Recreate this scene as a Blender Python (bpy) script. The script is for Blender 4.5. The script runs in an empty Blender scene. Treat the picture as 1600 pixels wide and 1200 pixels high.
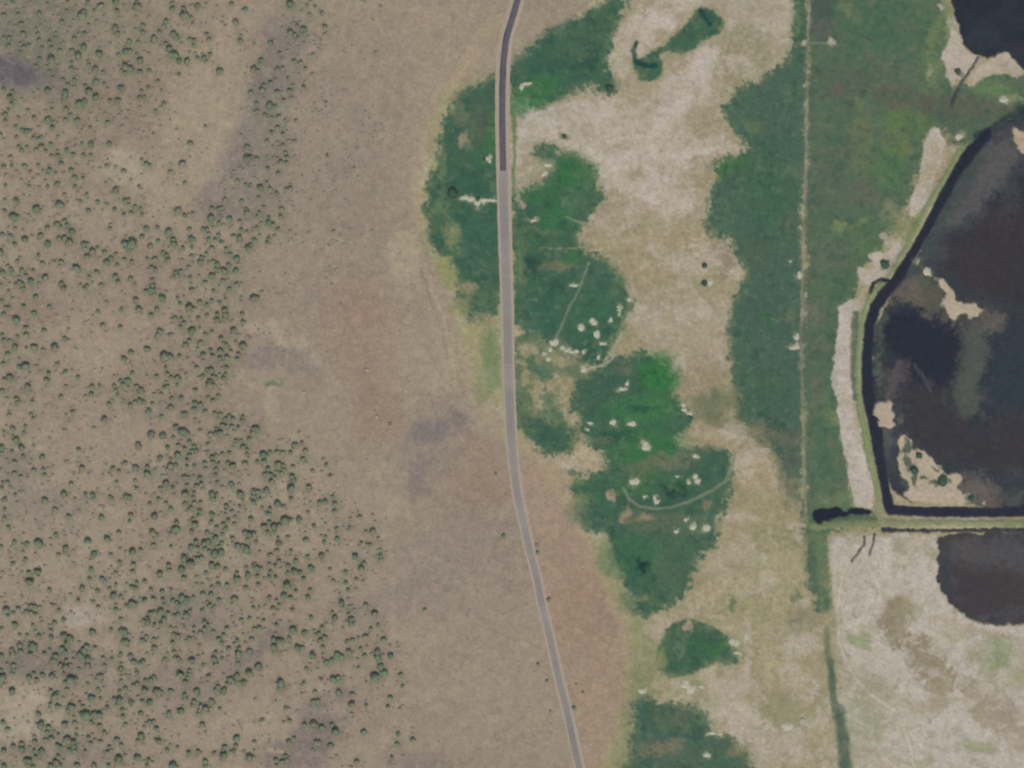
import bpy, math, random
import numpy as np

# ------------------------------------------------------------------ camera, sky, sun, exposure
S = 0.6                                   # metres per unit of the survey plan (plan is 1600 x 1200 units)
def W(px, py): return ((px - 800.0) * S, (600.0 - py) * S)
scene = bpy.context.scene
COL = scene.collection
cam_d = bpy.data.cameras.new('camera'); cam = bpy.data.objects.new('camera', cam_d); COL.objects.link(cam)
cam.location = (0, 0, 3000); cam.rotation_euler = (0, 0, 0)
cam_d.sensor_width = 36; cam_d.lens = 36 * 3000 / 960.0; cam_d.clip_start = 10; cam_d.clip_end = 20000
scene.camera = cam
SUN_EL, SUN_AZ = math.radians(58), math.radians(165)      # azimuth clockwise from north (top of the view)
world = bpy.data.worlds.new('World'); scene.world = world; world.use_nodes = True
nt = world.node_tree; nt.nodes.clear()
sky = nt.nodes.new('ShaderNodeTexSky'); sky.sky_type = 'NISHITA'; sky.sun_disc = False
sky.sun_elevation = SUN_EL; sky.sun_rotation = SUN_AZ
bg = nt.nodes.new('ShaderNodeBackground'); bg.inputs[1].default_value = 0.14
wo = nt.nodes.new('ShaderNodeOutputWorld')
nt.links.new(sky.outputs[0], bg.inputs[0]); nt.links.new(bg.outputs[0], wo.inputs[0])
sun_d = bpy.data.lights.new('sun', 'SUN'); sun_d.energy = 2.35; sun_d.angle = math.radians(0.6); sun_d.color = (1.0, 0.95, 0.88)
sun = bpy.data.objects.new('sun', sun_d); COL.objects.link(sun)
sun.rotation_euler = (math.pi / 2 - SUN_EL, 0, math.pi - SUN_AZ)
scene.view_settings.view_transform = 'Standard'; scene.view_settings.look = 'None'
scene.view_settings.gamma = 1; scene.view_settings.use_curve_mapping = False; scene.view_settings.exposure = 0
scene.cycles.filter_width = 2.2
E = np.array((.985, 1.045, 1.20))              # light falling on open level ground (linear rgb)

TREES = """0 0|23,19,4;50,18,5;16,4,4;38,4,3;30,11,3;67,20,3;74,20,3;84,14,4;92,26,3;78,28,4;103,20,7;104,16,5;130,21,3;121,27,3;126,8,5;145,3,5;147,14,4;155,7,3;111,31,3;144,36,6;147,42,5;27,31,5;19,33,3;51,32,3;34,26,3;45,37,3;30,44,6;48,43,4;32,48,4;49,50,4;5,48,4;12,48,5;11,58,4;30,60,5;36,58,4;26,66,4;26,55,3;63,37,3;62,53,4;65,60,3;70,48,4;70,42,3;85,41,3;93,49,5;106,43,5;99,43,3;75,56,3;80,54,3;53,60,4;75,64,4;90,64,4;105,59,5;98,65,3;98,70,5;119,48,3;138,54,3;125,60,3;124,68,5;148,69,4;157,65,5;156,60,3;50,74,4;65,75,6;63,70,4;46,83,4;58,83,3;73,82,3;90,78,3;110,77,3;111,81,4;89,86,4;95,88,3;119,87,5;129,91,4;157,84,6;152,88,3;156,92,4;62,90,4;66,97,4;79,100,4;93,101,4;85,106,4;93,109,3;107,108,4;120,103,5;130,105,4;135,111,3;112,115,6;82,117,5;60,114,5;152,111,5;42,117,3;5,112,4;16,115,4;48,113,3;5,20,4;8,8,3;22,12,3;60,5,4;85,3,4;95,8,3;110,4,4;100,35,3;118,14,3;72,10,3;57,28,3;88,35,3
200 0|12,9,7;11,3,4;55,4,4;56,12,4;70,11,5;71,19,6;71,14,4;81,7,3;87,9,5;98,5,3;79,22,4;48,27,5;45,33,3;130,6,5;147,12,4;143,13,3;111,8,3;19,32,4;27,21,3;19,41,4;40,41,4;33,49,5;31,53,4;57,43,5;61,48,5;67,54,3;48,55,4;52,61,5;54,68,5;59,69,5;55,73,4;64,77,5;74,77,5;78,50,4;83,51,4;82,57,4;77,65,3;84,67,3;87,73,4;93,68,3;95,73,4;103,69,4;98,77,3;99,43,4;102,50,4;93,53,2;81,31,3;122,33,3;135,28,5;141,45,3;141,52,5;115,90,6;64,94,4;16,77,5;11,68,4;26,67,3;2,64,4;1,79,3;3,86,5;8,88,3;27,89,4;15,91,5;38,102,4;15,104,3;26,110,3;17,114,4;42,114,3;13,53,4;2,52,4;41,58,3;157,87,5;159,90,4;154,116,5;158,56,3;10,37,3
400 0|43,5,6;43,11,5;64,7,3;68,2,3;74,9,3;83,17,4;67,18,3;57,14,3;47,29,3;55,28,3;52,33,4;32,35,3;60,37,5;61,41,4;43,41,5;49,44,4;52,48,4;66,46,3;86,34,5;86,43,3;81,50,3;60,54,3;23,51,3;18,54,4;30,67,4;40,64,3;7,76,5;6,80,4;48,77,4;56,79,4;62,86,4;71,68,3;27,87,5;34,86,4;2,89,4;40,98,3;54,93,3;70,93,3;62,102,3;60,110,4;47,107,3;18,104,5;10,107,4;8,113,5;27,115,4;42,114,5;25,100,3;33,74,3;147,25,2;156,8,3;150,66,3;110,65,2;87,57,2;136,1,3
0 150|13,2,5;15,10,4;27,4,3;18,7,3;43,4,3;11,18,4;7,24,5;7,32,4;35,18,4;23,27,4;43,28,5;57,19,3;48,39,3;20,39,4;28,43,4;33,45,5;37,44,4;21,52,4;42,53,4;49,54,4;52,52,3;5,54,3;1,49,4;24,64,4;27,68,4;34,64,4;45,67,4;52,65,5;58,69,4;52,61,3;64,61,4;61,31,5;66,40,5;67,33,3;65,17,4;65,10,3;80,6,5;83,17,4;81,2,4;74,27,3;88,24,4;82,31,5;97,31,5;97,25,3;99,10,5;105,8,5;98,6,3;114,22,3;120,2,5;120,6,3;138,7,4;147,7,5;150,6,4;132,22,3;143,28,3;149,24,3;157,29,3;153,38,3;135,34,5;122,32,3;113,40,3;119,46,3;103,43,3;94,55,3;103,60,3;114,61,5;95,62,3;105,75,5;114,74,4;84,69,4;92,74,4;65,75,4;73,75,5;72,69,3;77,85,4;13,77,4;5,89,4;15,88,4;21,94,3;31,88,4;38,95,4;48,87,4;53,94,3;62,93,4;70,97,3;80,96,3;96,86,3;89,93,5;60,98,3;94,103,5;104,103,3;94,114,4;101,116,3;72,111,5;57,106,3;60,114,4;49,114,3;37,113,4;7,112,4;16,102,3;7,99,3;27,105,3;41,104,3;47,99,3;137,60,4;135,80,3;134,88,4;145,89,3;155,94,5;125,90,3;132,109,3;145,118,5;136,104,2;150,105,2;73,51,3;20,36,3;30,3,3
200 150|15,3,5;21,2,4;45,10,4;35,19,4;41,14,3;15,14,3;21,26,3;4,11,3;1,19,3;27,35,2;32,48,3;61,42,3;97,38,3;78,60,5;68,85,5;53,95,4;71,109,4;17,80,4;23,85,4;28,87,4;4,105,3;14,114,4;4,77,3;149,64,4;150,79,6;154,77,5;132,94,3;137,107,4;135,107,3;158,102,3;147,111,3;153,111,3;131,117,3;140,90,3;120,106,3;158,11,3;158,21,3;142,49,3;99,66,2;50,103,2
400 150|18,12,5;17,17,4;25,13,4;35,6,4;45,2,3;1,10,4;2,19,4;10,3,3;12,25,5;20,27,4;28,26,4;50,31,4;36,31,3;27,40,4;20,46,4;34,48,4;14,57,4;26,58,3;21,63,3;34,62,4;41,56,3;48,57,4;37,71,4;39,77,4;31,83,4;38,84,5;14,76,3;23,77,3;27,78,3;49,76,3;1,79,4;15,91,4;28,97,4;32,94,2;46,96,2;14,109,4;6,115,5;18,116,4;43,116,4;38,116,3;54,87,2;77,44,2;111,92,2;123,91,3;100,118,2;82,2,2;88,9,3;75,17,2;142,28,2;149,36,2;149,44,2;71,95,2;89,75,3;116,77,2;127,55,2;97,107,2;79,94,2
0 300|6,10,4;20,12,5;30,4,3;6,24,4;17,31,6;18,36,4;22,31,4;46,22,6;51,23,3;36,29,3;75,16,6;81,4,4;79,18,3;101,12,4;109,4,4;123,13,4;111,24,4;145,1,5;157,11,4;144,23,4;155,29,4;138,46,4;62,32,2;81,36,4;84,42,4;71,41,5;76,44,4;59,46,5;84,47,3;90,51,5;51,56,5;74,58,4;81,58,5;31,60,5;87,64,6;91,64,3;60,66,6;105,66,5;109,65,4;11,44,3;19,46,3;28,47,3;10,51,3;3,54,4;12,55,4;17,57,3;40,55,3;19,66,4;4,69,3;1,76,5;48,80,4;49,76,2;25,82,3;22,87,4;53,90,4;68,87,3;77,88,5;62,91,2;109,81,5;116,76,6;122,70,4;131,76,5;131,74,3;139,83,4;134,88,5;130,88,3;145,78,4;156,85,4;147,92,3;157,65,6;158,70,4;96,95,5;93,93,4;99,98,4;121,100,4;112,107,4;116,113,3;144,106,5;148,113,5;57,108,6;77,116,5;42,99,4;14,97,4;15,101,4;27,98,4;33,105,4;3,101,5;1,97,3;10,92,3;24,107,3;39,112,5;25,113,5;20,116,4;28,116,4;12,115,3;1,117,4;49,114,3;101,117,4;109,117,4;127,117,4;134,16,3;87,31,2;138,41,3
200 300|9,19,4;16,21,3;4,27,4;1,10,4;1,16,3;18,29,4;55,21,2;62,24,5;71,30,4;76,28,3;81,27,4;105,21,4;113,21,4;117,20,4;121,10,4;142,12,4;104,33,6;106,36,4;114,40,4;127,34,5;140,37,5;148,26,5;147,22,4;142,48,4;23,46,5;37,45,4;51,50,6;77,47,4;94,47,4;99,47,4;101,52,4;107,44,3;18,56,4;5,66,8;9,62,4;38,62,4;28,68,5;57,60,5;57,65,5;79,59,5;83,60,4;101,60,4;109,60,4;113,54,4;117,63,4;132,56,5;140,58,5;158,60,4;149,50,3;156,50,3;69,71,4;66,70,3;80,70,3;90,71,2;105,71,4;123,71,4;151,71,6;153,67,4;44,76,5;48,79,4;50,85,5;24,84,4;29,84,2;34,84,4;5,87,4;68,85,3;80,80,4;92,82,4;98,78,4;97,82,3;128,78,4;122,78,3;110,81,2;136,84,5;107,87,4;101,88,3;112,91,5;91,89,5;82,88,2;126,92,4;76,94,4;120,99,6;111,97,4;135,99,5;30,95,4;34,98,5;60,101,5;66,99,4;61,105,5;105,105,5;78,108,5;54,107,3;89,105,3;119,111,4;124,110,3;111,102,3;4,109,4;30,111,5;31,117,4;9,117,3;97,113,4;94,114,3;136,116,4;142,114,3;79,115,3;114,118,3;129,68,2
400 300|3,7,4;10,19,4;32,22,5;31,31,4;35,33,2;4,27,5;2,31,4;16,32,3;16,39,5;21,42,5;28,47,4;6,39,3;1,45,4;5,54,3;1,60,3;16,59,4;14,64,4;23,55,3;43,49,3;50,54,2;66,51,2;26,3,4;19,4,3;5,100,3;97,50,3;95,60,2;145,48,2;98,97,2;88,108,2;37,102,2;42,115,2;74,77,2;117,47,2
0 450|45,12,5;30,24,5;43,32,5;62,24,4;11,4,4;16,13,3;3,17,4;7,25,4;12,25,4;5,33,4;21,40,6;60,38,3;53,43,2;33,50,4;33,59,5;55,54,4;22,61,4;12,66,4;5,66,4;3,59,4;19,75,5;33,75,4;43,75,5;54,78,4;69,75,6;10,83,5;4,95,4;6,93,3;24,89,3;32,98,6;24,99,4;46,98,3;37,106,3;13,113,6;6,115,4;61,107,4;58,116,5;71,95,3;82,105,4;90,103,3;98,112,4;81,64,4;86,65,3;86,52,3;91,28,3;101,29,2;134,18,3;123,30,4;116,34,2;129,47,4;115,46,2;152,28,4;151,49,4;155,89,5;128,101,3;138,98,2;143,110,3;151,116,4;158,116,4;125,8,2;79,1,5;106,1,4;29,1,5
200 450|10,15,4;14,27,5;29,34,5;37,27,4;43,13,5;43,17,4;23,5,5;31,3,5;33,8,3;49,5,3;40,2,3;62,13,3;70,11,3;65,20,4;77,25,6;81,26,4;80,3,5;90,18,4;99,22,4;105,16,4;115,19,4;107,4,4;122,14,4;127,2,4;142,12,3;142,17,3;157,13,5;59,38,4;54,39,3;67,39,4;70,44,4;66,49,4;68,51,3;88,38,4;93,29,2;99,34,4;121,28,5;122,34,5;121,38,4;112,33,4;111,40,4;109,45,3;131,41,3;143,33,4;144,43,4;115,44,3;132,53,5;130,58,3;137,58,3;40,54,4;38,59,5;36,63,4;53,59,4;80,54,6;84,55,3;90,51,3;105,55,4;97,58,4;117,64,5;120,69,3;123,72,4;59,67,2;77,66,5;72,72,5;75,75,3;91,69,4;87,76,3;135,68,3;144,73,6;143,78,3;24,77,5;4,81,5;16,56,2;46,86,6;53,86,5;65,86,4;75,88,3;70,91,2;94,84,5;104,78,4;106,85,4;116,79,5;118,81,4;129,79,4;132,80,3;124,87,4;115,88,4;117,92,3;138,83,4;137,89,4;137,91,3;94,91,3;82,95,3;86,100,4;47,100,4;66,97,2;67,104,3;73,108,3;62,112,5;65,115,5;54,112,4;50,108,4;36,111,4;24,110,3;6,107,4;1,116,4;104,104,6;99,103,4;94,111,5;108,112,5;90,112,3;115,108,3;122,108,4;120,113,4;118,100,3;124,100,4;48,118,3;103,118,5
400 450|8,5,3;10,57,2;18,57,2;106,20,2;89,80,2;35,80,2;1,13,5
0 600|3,9,4;9,18,3;27,8,3;35,5,5;21,19,5;22,24,5;41,22,4;39,38,4;12,39,4;42,43,3;16,56,5;8,52,3;5,60,4;32,54,4;30,62,4;5,66,3;16,65,3;20,70,5;22,75,4;27,80,5;2,80,5;2,86,4;15,85,4;42,78,3;29,91,4;8,94,3;18,98,4;53,92,5;1,107,3;18,112,5;10,113,3;26,116,4;42,108,4;54,107,3;56,114,3;62,68,3;50,57,2;54,36,2;80,58,3;83,39,3;91,36,5;94,34,3;77,17,4;83,3,4;107,15,3;115,13,5;115,3,4;125,2,3;143,3,4;145,9,5;147,14,3;155,21,3;137,26,4;131,45,5;118,55,3;99,82,4;114,82,3;84,97,3;103,106,5;112,97,2;149,110,5;141,106,4;137,112,3;129,114,3;157,99,4;152,100,3;154,1,4;87,47,2;66,103,2;57,2,2
200 600|11,4,5;16,8,5;19,11,4;33,13,3;38,9,3;42,12,4;45,5,4;50,3,4;62,2,4;55,19,4;67,18,4;85,8,4;103,2,6;107,2,4;113,15,4;100,17,3;106,21,4;75,26,3;84,24,5;91,26,4;93,29,3;83,31,5;97,35,5;71,38,6;54,30,6;26,35,6;31,25,4;40,24,2;20,23,4;15,21,4;9,23,4;3,27,5;1,4,3;42,41,4;109,37,4;116,38,4;113,44,3;122,44,4;127,41,4;131,44,5;127,38,3;144,46,5;144,42,4;84,44,3;90,49,3;60,54,5;68,60,6;73,61,5;90,58,4;111,56,4;115,62,6;104,63,5;110,62,4;118,52,4;122,53,4;130,53,4;138,55,4;133,59,3;150,54,2;157,56,4;157,61,5;29,64,6;44,65,5;57,67,4;77,73,4;13,78,5;50,80,4;63,77,4;71,81,4;83,78,4;80,84,4;85,84,4;77,89,4;62,89,5;40,93,5;54,94,4;74,96,4;74,103,4;100,76,4;97,85,3;101,84,3;105,92,5;118,88,4;127,86,4;110,89,3;124,65,3;135,71,4;134,75,3;144,79,5;149,82,4;149,88,4;132,79,2;147,100,5;144,100,3;96,99,4;97,106,4;83,103,4;107,98,4;114,101,4;110,107,4;110,114,4;121,108,3;125,99,4;131,103,5;134,105,3;129,113,3;138,110,3;53,103,5;60,102,4;55,107,4;49,107,3;66,106,2;9,105,5;10,109,4;25,104,4;24,113,5;34,107,3;71,117,5;76,117,3;82,115,3;90,118,5;43,115,3;151,115,3;152,69,4;142,71,3;132,60,3;84,88,3
400 600|1,56,5;1,60,3;54,61,3;49,77,6;58,75,4;62,84,5;10,89,6;14,90,4;18,86,4;26,85,4;34,86,4;43,86,4;2,98,4;10,97,5;28,100,5;34,102,4;46,104,5;44,102,3;59,94,5;61,98,4;15,106,5;35,107,4;32,112,4;27,110,3;14,112,5;18,114,5;11,113,4;45,116,5;23,118,4;71,109,4;88,102,4;84,94,3;82,109,3;93,115,4;149,33,2
0 750|3,4,4;10,3,4;12,9,3;2,11,4;25,15,3;19,19,4;6,25,4;2,26,3;21,28,3;27,15,3;43,30,2;6,37,4;6,49,5;11,60,5;30,67,3;56,26,5;59,26,2;80,18,5;82,21,4;89,5,4;71,3,2;60,2,2;94,24,3;107,18,4;116,19,5;117,23,4;109,30,3;138,21,4;140,24,4;146,3,4;158,21,5;158,25,3;69,38,5;86,46,5;98,38,3;44,51,3;127,47,5;33,41,2;24,46,2;70,69,4;80,65,3;149,66,4;63,74,3;64,82,3;49,80,7;52,80,4;34,80,4;28,81,3;18,78,4;20,78,3;2,84,4;12,91,3;29,90,3;32,100,4;29,102,2;16,105,4;36,116,5;47,115,5;3,116,3;82,86,5;81,90,4;73,94,4;92,89,3;92,104,3;110,76,5;134,74,5;138,77,3;150,86,3;139,94,4;117,93,5;119,96,3;114,112,5;150,104,4;145,117,4;139,108,2
200 750|11,11,4;9,1,4;22,18,3;38,24,4;41,24,2;40,11,4;46,9,5;48,5,5;56,10,4;62,5,3;33,17,3;1,22,5;27,30,4;48,29,4;58,18,3;74,7,4;86,8,4;92,6,5;93,11,3;72,18,6;83,17,4;82,22,4;91,28,4;71,30,4;83,29,4;54,36,5;52,38,3;41,41,3;34,46,5;4,44,4;24,50,2;2,52,3;19,52,2;79,35,4;76,38,4;90,39,4;88,44,4;81,49,4;105,44,5;104,53,4;113,45,3;105,18,5;111,18,4;107,24,5;112,4,4;118,9,3;103,4,3;129,5,5;131,8,4;139,5,3;118,24,3;128,28,3;141,19,6;143,25,4;139,18,3;157,15,5;157,20,5;157,28,5;153,25,3;140,34,4;147,38,3;123,33,4;122,38,4;122,43,3;130,39,3;117,41,3;138,42,3;134,47,3;126,51,4;133,55,4;119,56,4;111,59,4;154,49,4;61,54,4;60,61,6;57,63,4;63,62,4;54,67,4;60,69,3;84,56,5;80,65,4;99,66,4;31,66,5;35,69,4;106,69,3;110,73,5;118,68,4;122,61,4;147,67,6;152,68,5;158,67,4;131,73,4;131,79,3;149,75,3;32,82,5;33,86,3;54,84,4;16,88,4;6,90,5;79,84,5;85,77,4;88,85,4;95,79,5;100,77,5;103,80,4;96,86,4;101,89,4;88,92,3;117,79,4;114,83,4;117,90,5;109,93,6;113,94,4;137,82,5;134,86,3;143,83,4;149,87,6;150,92,4;146,89,3;70,98,6;74,94,3;71,103,4;79,105,6;87,99,5;92,97,4;83,97,3;7,106,5;6,115,4;51,107,5;52,113,5;49,104,2;67,112,5;64,109,2;40,117,5;105,107,5;112,109,5;108,110,3;122,112,4;98,117,4;87,119,3;136,117,5;148,110,4;157,108,5;159,105,3;150,118,4
400 750|20,2,6;47,1,5;44,11,6;44,24,4;13,14,5;3,15,5;2,20,3;4,24,4;66,9,5;67,12,4;61,24,2;27,30,5;34,33,4;68,28,3;80,28,4;87,27,4;96,21,4;99,30,4;98,39,5;65,41,4;8,35,3;18,37,4;16,43,5;12,41,3;37,51,7;42,50,4;54,50,5;17,53,4;10,59,5;23,59,6;23,65,5;15,66,4;29,57,4;73,58,4;87,55,3;101,61,4;104,62,3;91,63,2;117,60,4;130,46,4;146,44,3;149,52,3;118,48,3;100,48,2;137,65,4;146,64,5;153,73,3;132,79,4;143,81,4;139,81,3;124,96,6;135,104,5;132,111,5;156,95,5;156,100,4;151,95,3;112,116,5;102,74,5;85,78,4;82,70,3;87,71,3;63,75,4;40,72,4;55,70,2;28,73,4;29,80,5;1,78,4;5,90,3;26,89,4;18,94,4;14,94,2;44,89,3;65,97,4;82,95,5;89,90,3;73,88,2;50,96,3;50,102,5;29,102,4;40,108,5;36,105,3;17,106,4;24,107,4;31,110,3;18,115,4;7,111,4;1,110,5;69,111,5;48,115,5;55,116,5;40,117,4;93,112,3;156,87,3
0 900|1,3,3;37,8,6;40,6,4;48,1,3;62,18,4;103,16,5;112,4,4;128,4,5;131,6,3;122,19,5;138,4,3;137,16,3;145,11,3;158,10,3;142,24,5;140,29,3;157,21,3;151,26,4;1,27,3;7,34,3;8,43,6;10,50,4;23,41,4;17,46,4;33,36,3;39,38,4;44,38,4;33,45,4;39,46,4;45,48,4;30,47,3;51,53,3;50,39,3;65,36,4;69,37,3;74,43,4;89,45,3;88,23,3;98,31,4;117,32,4;123,39,4;145,42,4;145,36,3;158,37,4;151,54,4;79,55,4;68,59,4;64,68,4;2,66,4;19,61,5;19,66,3;41,62,4;52,58,3;62,62,3;44,69,3;34,74,4;25,74,3;49,75,4;55,73,3;64,77,5;71,78,3;80,75,5;88,79,6;85,84,5;78,91,5;81,96,5;84,88,4;62,92,4;56,97,4;41,89,6;45,87,4;36,84,3;25,87,4;26,94,5;15,93,4;16,98,6;38,98,4;2,100,5;70,100,5;68,106,5;64,107,3;83,106,4;76,111,4;82,114,6;88,111,4;99,83,3;116,71,6;114,69,3;139,67,5;137,68,3;154,70,6;156,83,6;152,72,3;109,88,5;119,90,4;105,93,5;101,99,5;93,96,3;110,104,5;110,112,5;117,105,3;129,103,4;140,95,3;140,104,4;151,98,5;150,102,3;152,110,4;151,116,5;131,112,4;99,116,4;17,112,4;17,117,4;9,110,3;2,118,5;43,120,3;92,104,3;30,82,2;23,82,2
200 900|5,14,5;11,9,4;10,16,5;21,7,4;40,1,4;70,3,5;86,1,3;100,4,3;112,3,3;136,4,6;150,1,4;86,10,3;93,11,3;113,11,4;105,14,4;124,12,5;147,15,5;29,17,4;43,19,4;54,18,4;45,19,2;94,23,5;104,23,5;82,27,4;68,27,5;73,31,5;56,31,5;61,33,4;64,36,4;44,30,4;45,36,4;32,29,4;21,31,5;16,28,3;5,36,6;9,35,4;114,30,4;117,30,3;133,28,5;136,30,4;156,29,3;102,37,5;109,38,3;106,41,3;93,44,4;99,33,3;130,35,3;157,40,4;33,45,4;41,45,5;50,47,4;58,50,4;63,48,4;73,49,5;78,45,4;71,45,3;45,54,5;68,55,3;28,47,4;20,57,5;25,58,6;33,61,4;41,60,4;24,53,4;96,58,5;100,62,5;96,66,4;107,70,4;104,71,3;124,66,4;132,59,3;130,51,3;142,55,4;152,53,4;158,66,4;54,65,4;60,66,3;38,67,3;71,65,3;83,65,4;83,71,4;90,71,4;93,73,3;77,78,4;84,80,3;73,81,3;82,77,3;57,73,4;63,75,4;33,79,4;38,78,3;18,72,3;18,81,5;23,76,4;22,83,3;56,84,5;33,90,5;35,93,2;120,74,4;114,79,5;117,84,4;90,87,3;144,73,3;137,81,4;133,85,4;155,79,4;147,84,3;126,91,4;139,91,4;152,94,5;1,74,3;1,83,4;3,100,4;58,95,4;49,97,3;46,104,4;45,107,4;63,103,4;65,106,4;59,102,3;80,96,3;80,106,5;88,100,3;94,98,3;94,112,4;110,96,4;118,96,3;108,104,5;118,103,4;125,101,3;110,110,5;138,98,6;138,104,4;138,109,4;24,97,3;8,108,5;15,109,5;19,107,4;10,117,3;151,118,4;77,118,4;63,119,3
400 900|2,1,4;10,3,3;17,2,4;25,2,5;3,11,4;39,12,6;35,25,5;17,28,4;26,31,4;12,37,3;29,37,4;21,41,4;27,43,3;4,40,3;8,47,2;3,54,3;10,56,3;31,57,3;26,62,4;4,65,4;11,66,3;25,72,3;22,79,5;29,81,5;33,81,4;23,89,5;22,91,4;24,94,5;37,94,3;4,114,6;14,113,2
450 900|20,4,4;1,12,4;10,19,4;28,18,4;4,27,4;25,27,5;52,2,3;57,6,4;86,4,4;94,6,3;73,9,4;75,18,4;85,16,3;76,29,3;67,34,5;68,40,3;77,38,3;81,37,3;83,42,3;97,37,5;96,49,2;6,43,4;6,38,2;2,57,3;29,52,4;56,46,4;59,53,5;58,58,3;76,48,4;79,54,5;79,60,5;73,57,3;109,48,6;110,46,4;68,65,3;7,68,6;21,71,6;43,65,5;33,68,3;39,72,4;46,77,5;41,81,5;34,73,3;48,60,3;2,78,4;74,82,4;81,80,4;88,77,3;97,76,5;104,66,4;113,62,4;120,80,5;112,75,2;91,91,4;99,88,3;12,90,5;18,90,5;44,89,4;31,100,5;28,110,3;44,98,3;44,104,3;48,108,5;55,105,4;62,100,6;66,101,6;67,105,4;76,95,5;79,97,3;96,99,4;105,97,3;112,95,5;112,101,6;114,106,5;119,99,3;128,100,5;131,97,2;128,87,3;87,104,3;23,116,4;37,116,3;88,115,3;116,114,6
0 1050|3,8,6;1,12,5;16,2,4;37,7,5;46,10,4;43,2,4;54,4,5;66,5,5;68,1,3;80,2,4;89,10,6;94,9,5;82,13,4;115,5,3;123,5,4;127,5,4;110,15,4;120,10,3;157,4,3;152,11,4;151,1,3;16,24,6;15,27,4;123,22,4;125,25,3;130,19,3;64,24,4;72,26,4;69,31,6;66,35,4;84,22,4;79,32,3;91,29,3;108,28,3;114,33,6;119,32,3;126,34,4;134,38,3;134,45,5;150,25,4;157,21,4;157,29,3;143,34,5;150,35,6;145,42,3;153,47,4;158,47,2;154,56,4;63,41,4;62,45,3;72,43,4;76,44,3;85,48,4;89,44,6;94,43,3;90,37,3;104,43,4;100,38,3;108,54,7;103,52,4;119,54,6;125,53,5;92,56,3;93,53,2;49,53,5;46,52,3;4,63,5;10,72,4;18,58,2;51,67,6;46,65,3;52,71,3;61,69,4;59,75,5;68,74,3;73,78,4;81,66,5;84,64,3;94,64,5;96,72,3;96,80,4;125,67,5;114,63,4;118,66,3;131,76,4;116,78,3;111,82,4;114,89,4;126,87,4;119,85,3;157,66,4;146,85,5;152,92,4;137,94,4;135,100,4;139,98,3;107,99,4;57,85,4;64,83,5;44,87,5;43,81,3;27,90,5;28,96,6;37,94,3;17,93,5;5,99,5;8,98,3;43,99,4;52,100,6;45,106,4;85,85,6;91,88,5;93,93,5;72,92,5;76,94,4;93,99,5;86,97,4;35,111,6;35,116,5;41,118,4;73,106,4;80,110,3;70,113,5;64,117,5;73,117,5;97,116,5;118,117,5;136,117,4;149,110,6;149,105,4;6,118,5;30,101,3;157,104,3;20,107,2
200 1050|11,1,4;2,5,3;32,6,4;34,8,4;29,10,4;22,11,4;12,15,4;7,17,4;14,9,2;66,3,5;77,3,4;75,7,4;72,13,5;69,6,3;21,23,5;37,25,6;32,26,3;42,25,3;54,24,5;54,27,3;71,29,5;72,34,5;86,24,6;88,28,5;101,6,4;99,13,3;120,3,3;136,5,5;128,9,5;132,12,5;124,15,4;130,16,3;145,13,5;139,13,3;152,1,5;113,19,5;110,23,5;120,23,6;118,27,4;13,31,3;18,37,4;27,38,5;29,41,3;4,39,5;3,35,3;50,36,3;83,37,4;81,42,4;105,37,5;108,40,3;91,43,5;97,46,5;103,46,3;101,50,3;88,53,5;89,48,3;115,46,3;159,34,3;67,49,6;63,48,3;51,52,5;16,52,5;24,56,3;27,63,4;32,62,4;22,64,3;20,69,3;36,71,4;39,72,3;47,72,2;93,66,5;97,75,3;17,80,6;19,83,4;12,86,4;35,85,4;39,87,5;55,81,2;53,91,3;49,98,4;62,94,4;76,101,5;79,101,3;88,99,4;91,101,3;121,94,4;119,98,3;120,105,6;119,109,4;129,100,4;133,99,4;136,83,5;135,93,4;138,94,3;108,102,4;97,112,5;97,117,4;158,87,4;152,107,5;156,107,4;145,99,3;158,98,3;12,107,5;13,110,3;26,110,4;21,111,3;31,113,3;24,117,4;56,117,6;60,118,4;3,98,2;42,102,2;32,106,2;132,67,2;158,63,2
400 1050|31,14,6;26,14,3;31,19,5;25,36,3;37,45,4;8,60,4;35,63,3;8,6,2;8,80,2;16,89,3;24,97,2;10,97,2;37,105,5;25,110,5;33,112,4;39,110,4;26,117,3
450 1050|42,10,4;45,9,2;57,9,5;63,7,5;64,10,4;62,5,3;20,14,4;17,17,3;17,27,3;34,25,4;64,26,5;80,28,4;32,37,4;37,37,5;39,41,3;80,41,5;76,41,2;80,52,3;98,42,3;98,13,3;109,7,6;120,1,6;128,32,5;125,44,4;141,4,4;143,18,4;140,46,3;2,61,4;21,66,4;32,65,6;36,66,4;42,69,5;55,66,4;60,74,6;58,76,4;95,75,5;138,78,5;136,90,4;156,85,4;37,89,5;31,97,3;35,89,3;53,92,5;8,83,4;1,88,5;61,105,3;86,112,4;130,107,4;127,107,2;144,105,3;1,107,3;1,46,3;79,119,3;53,66,3"""
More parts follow.
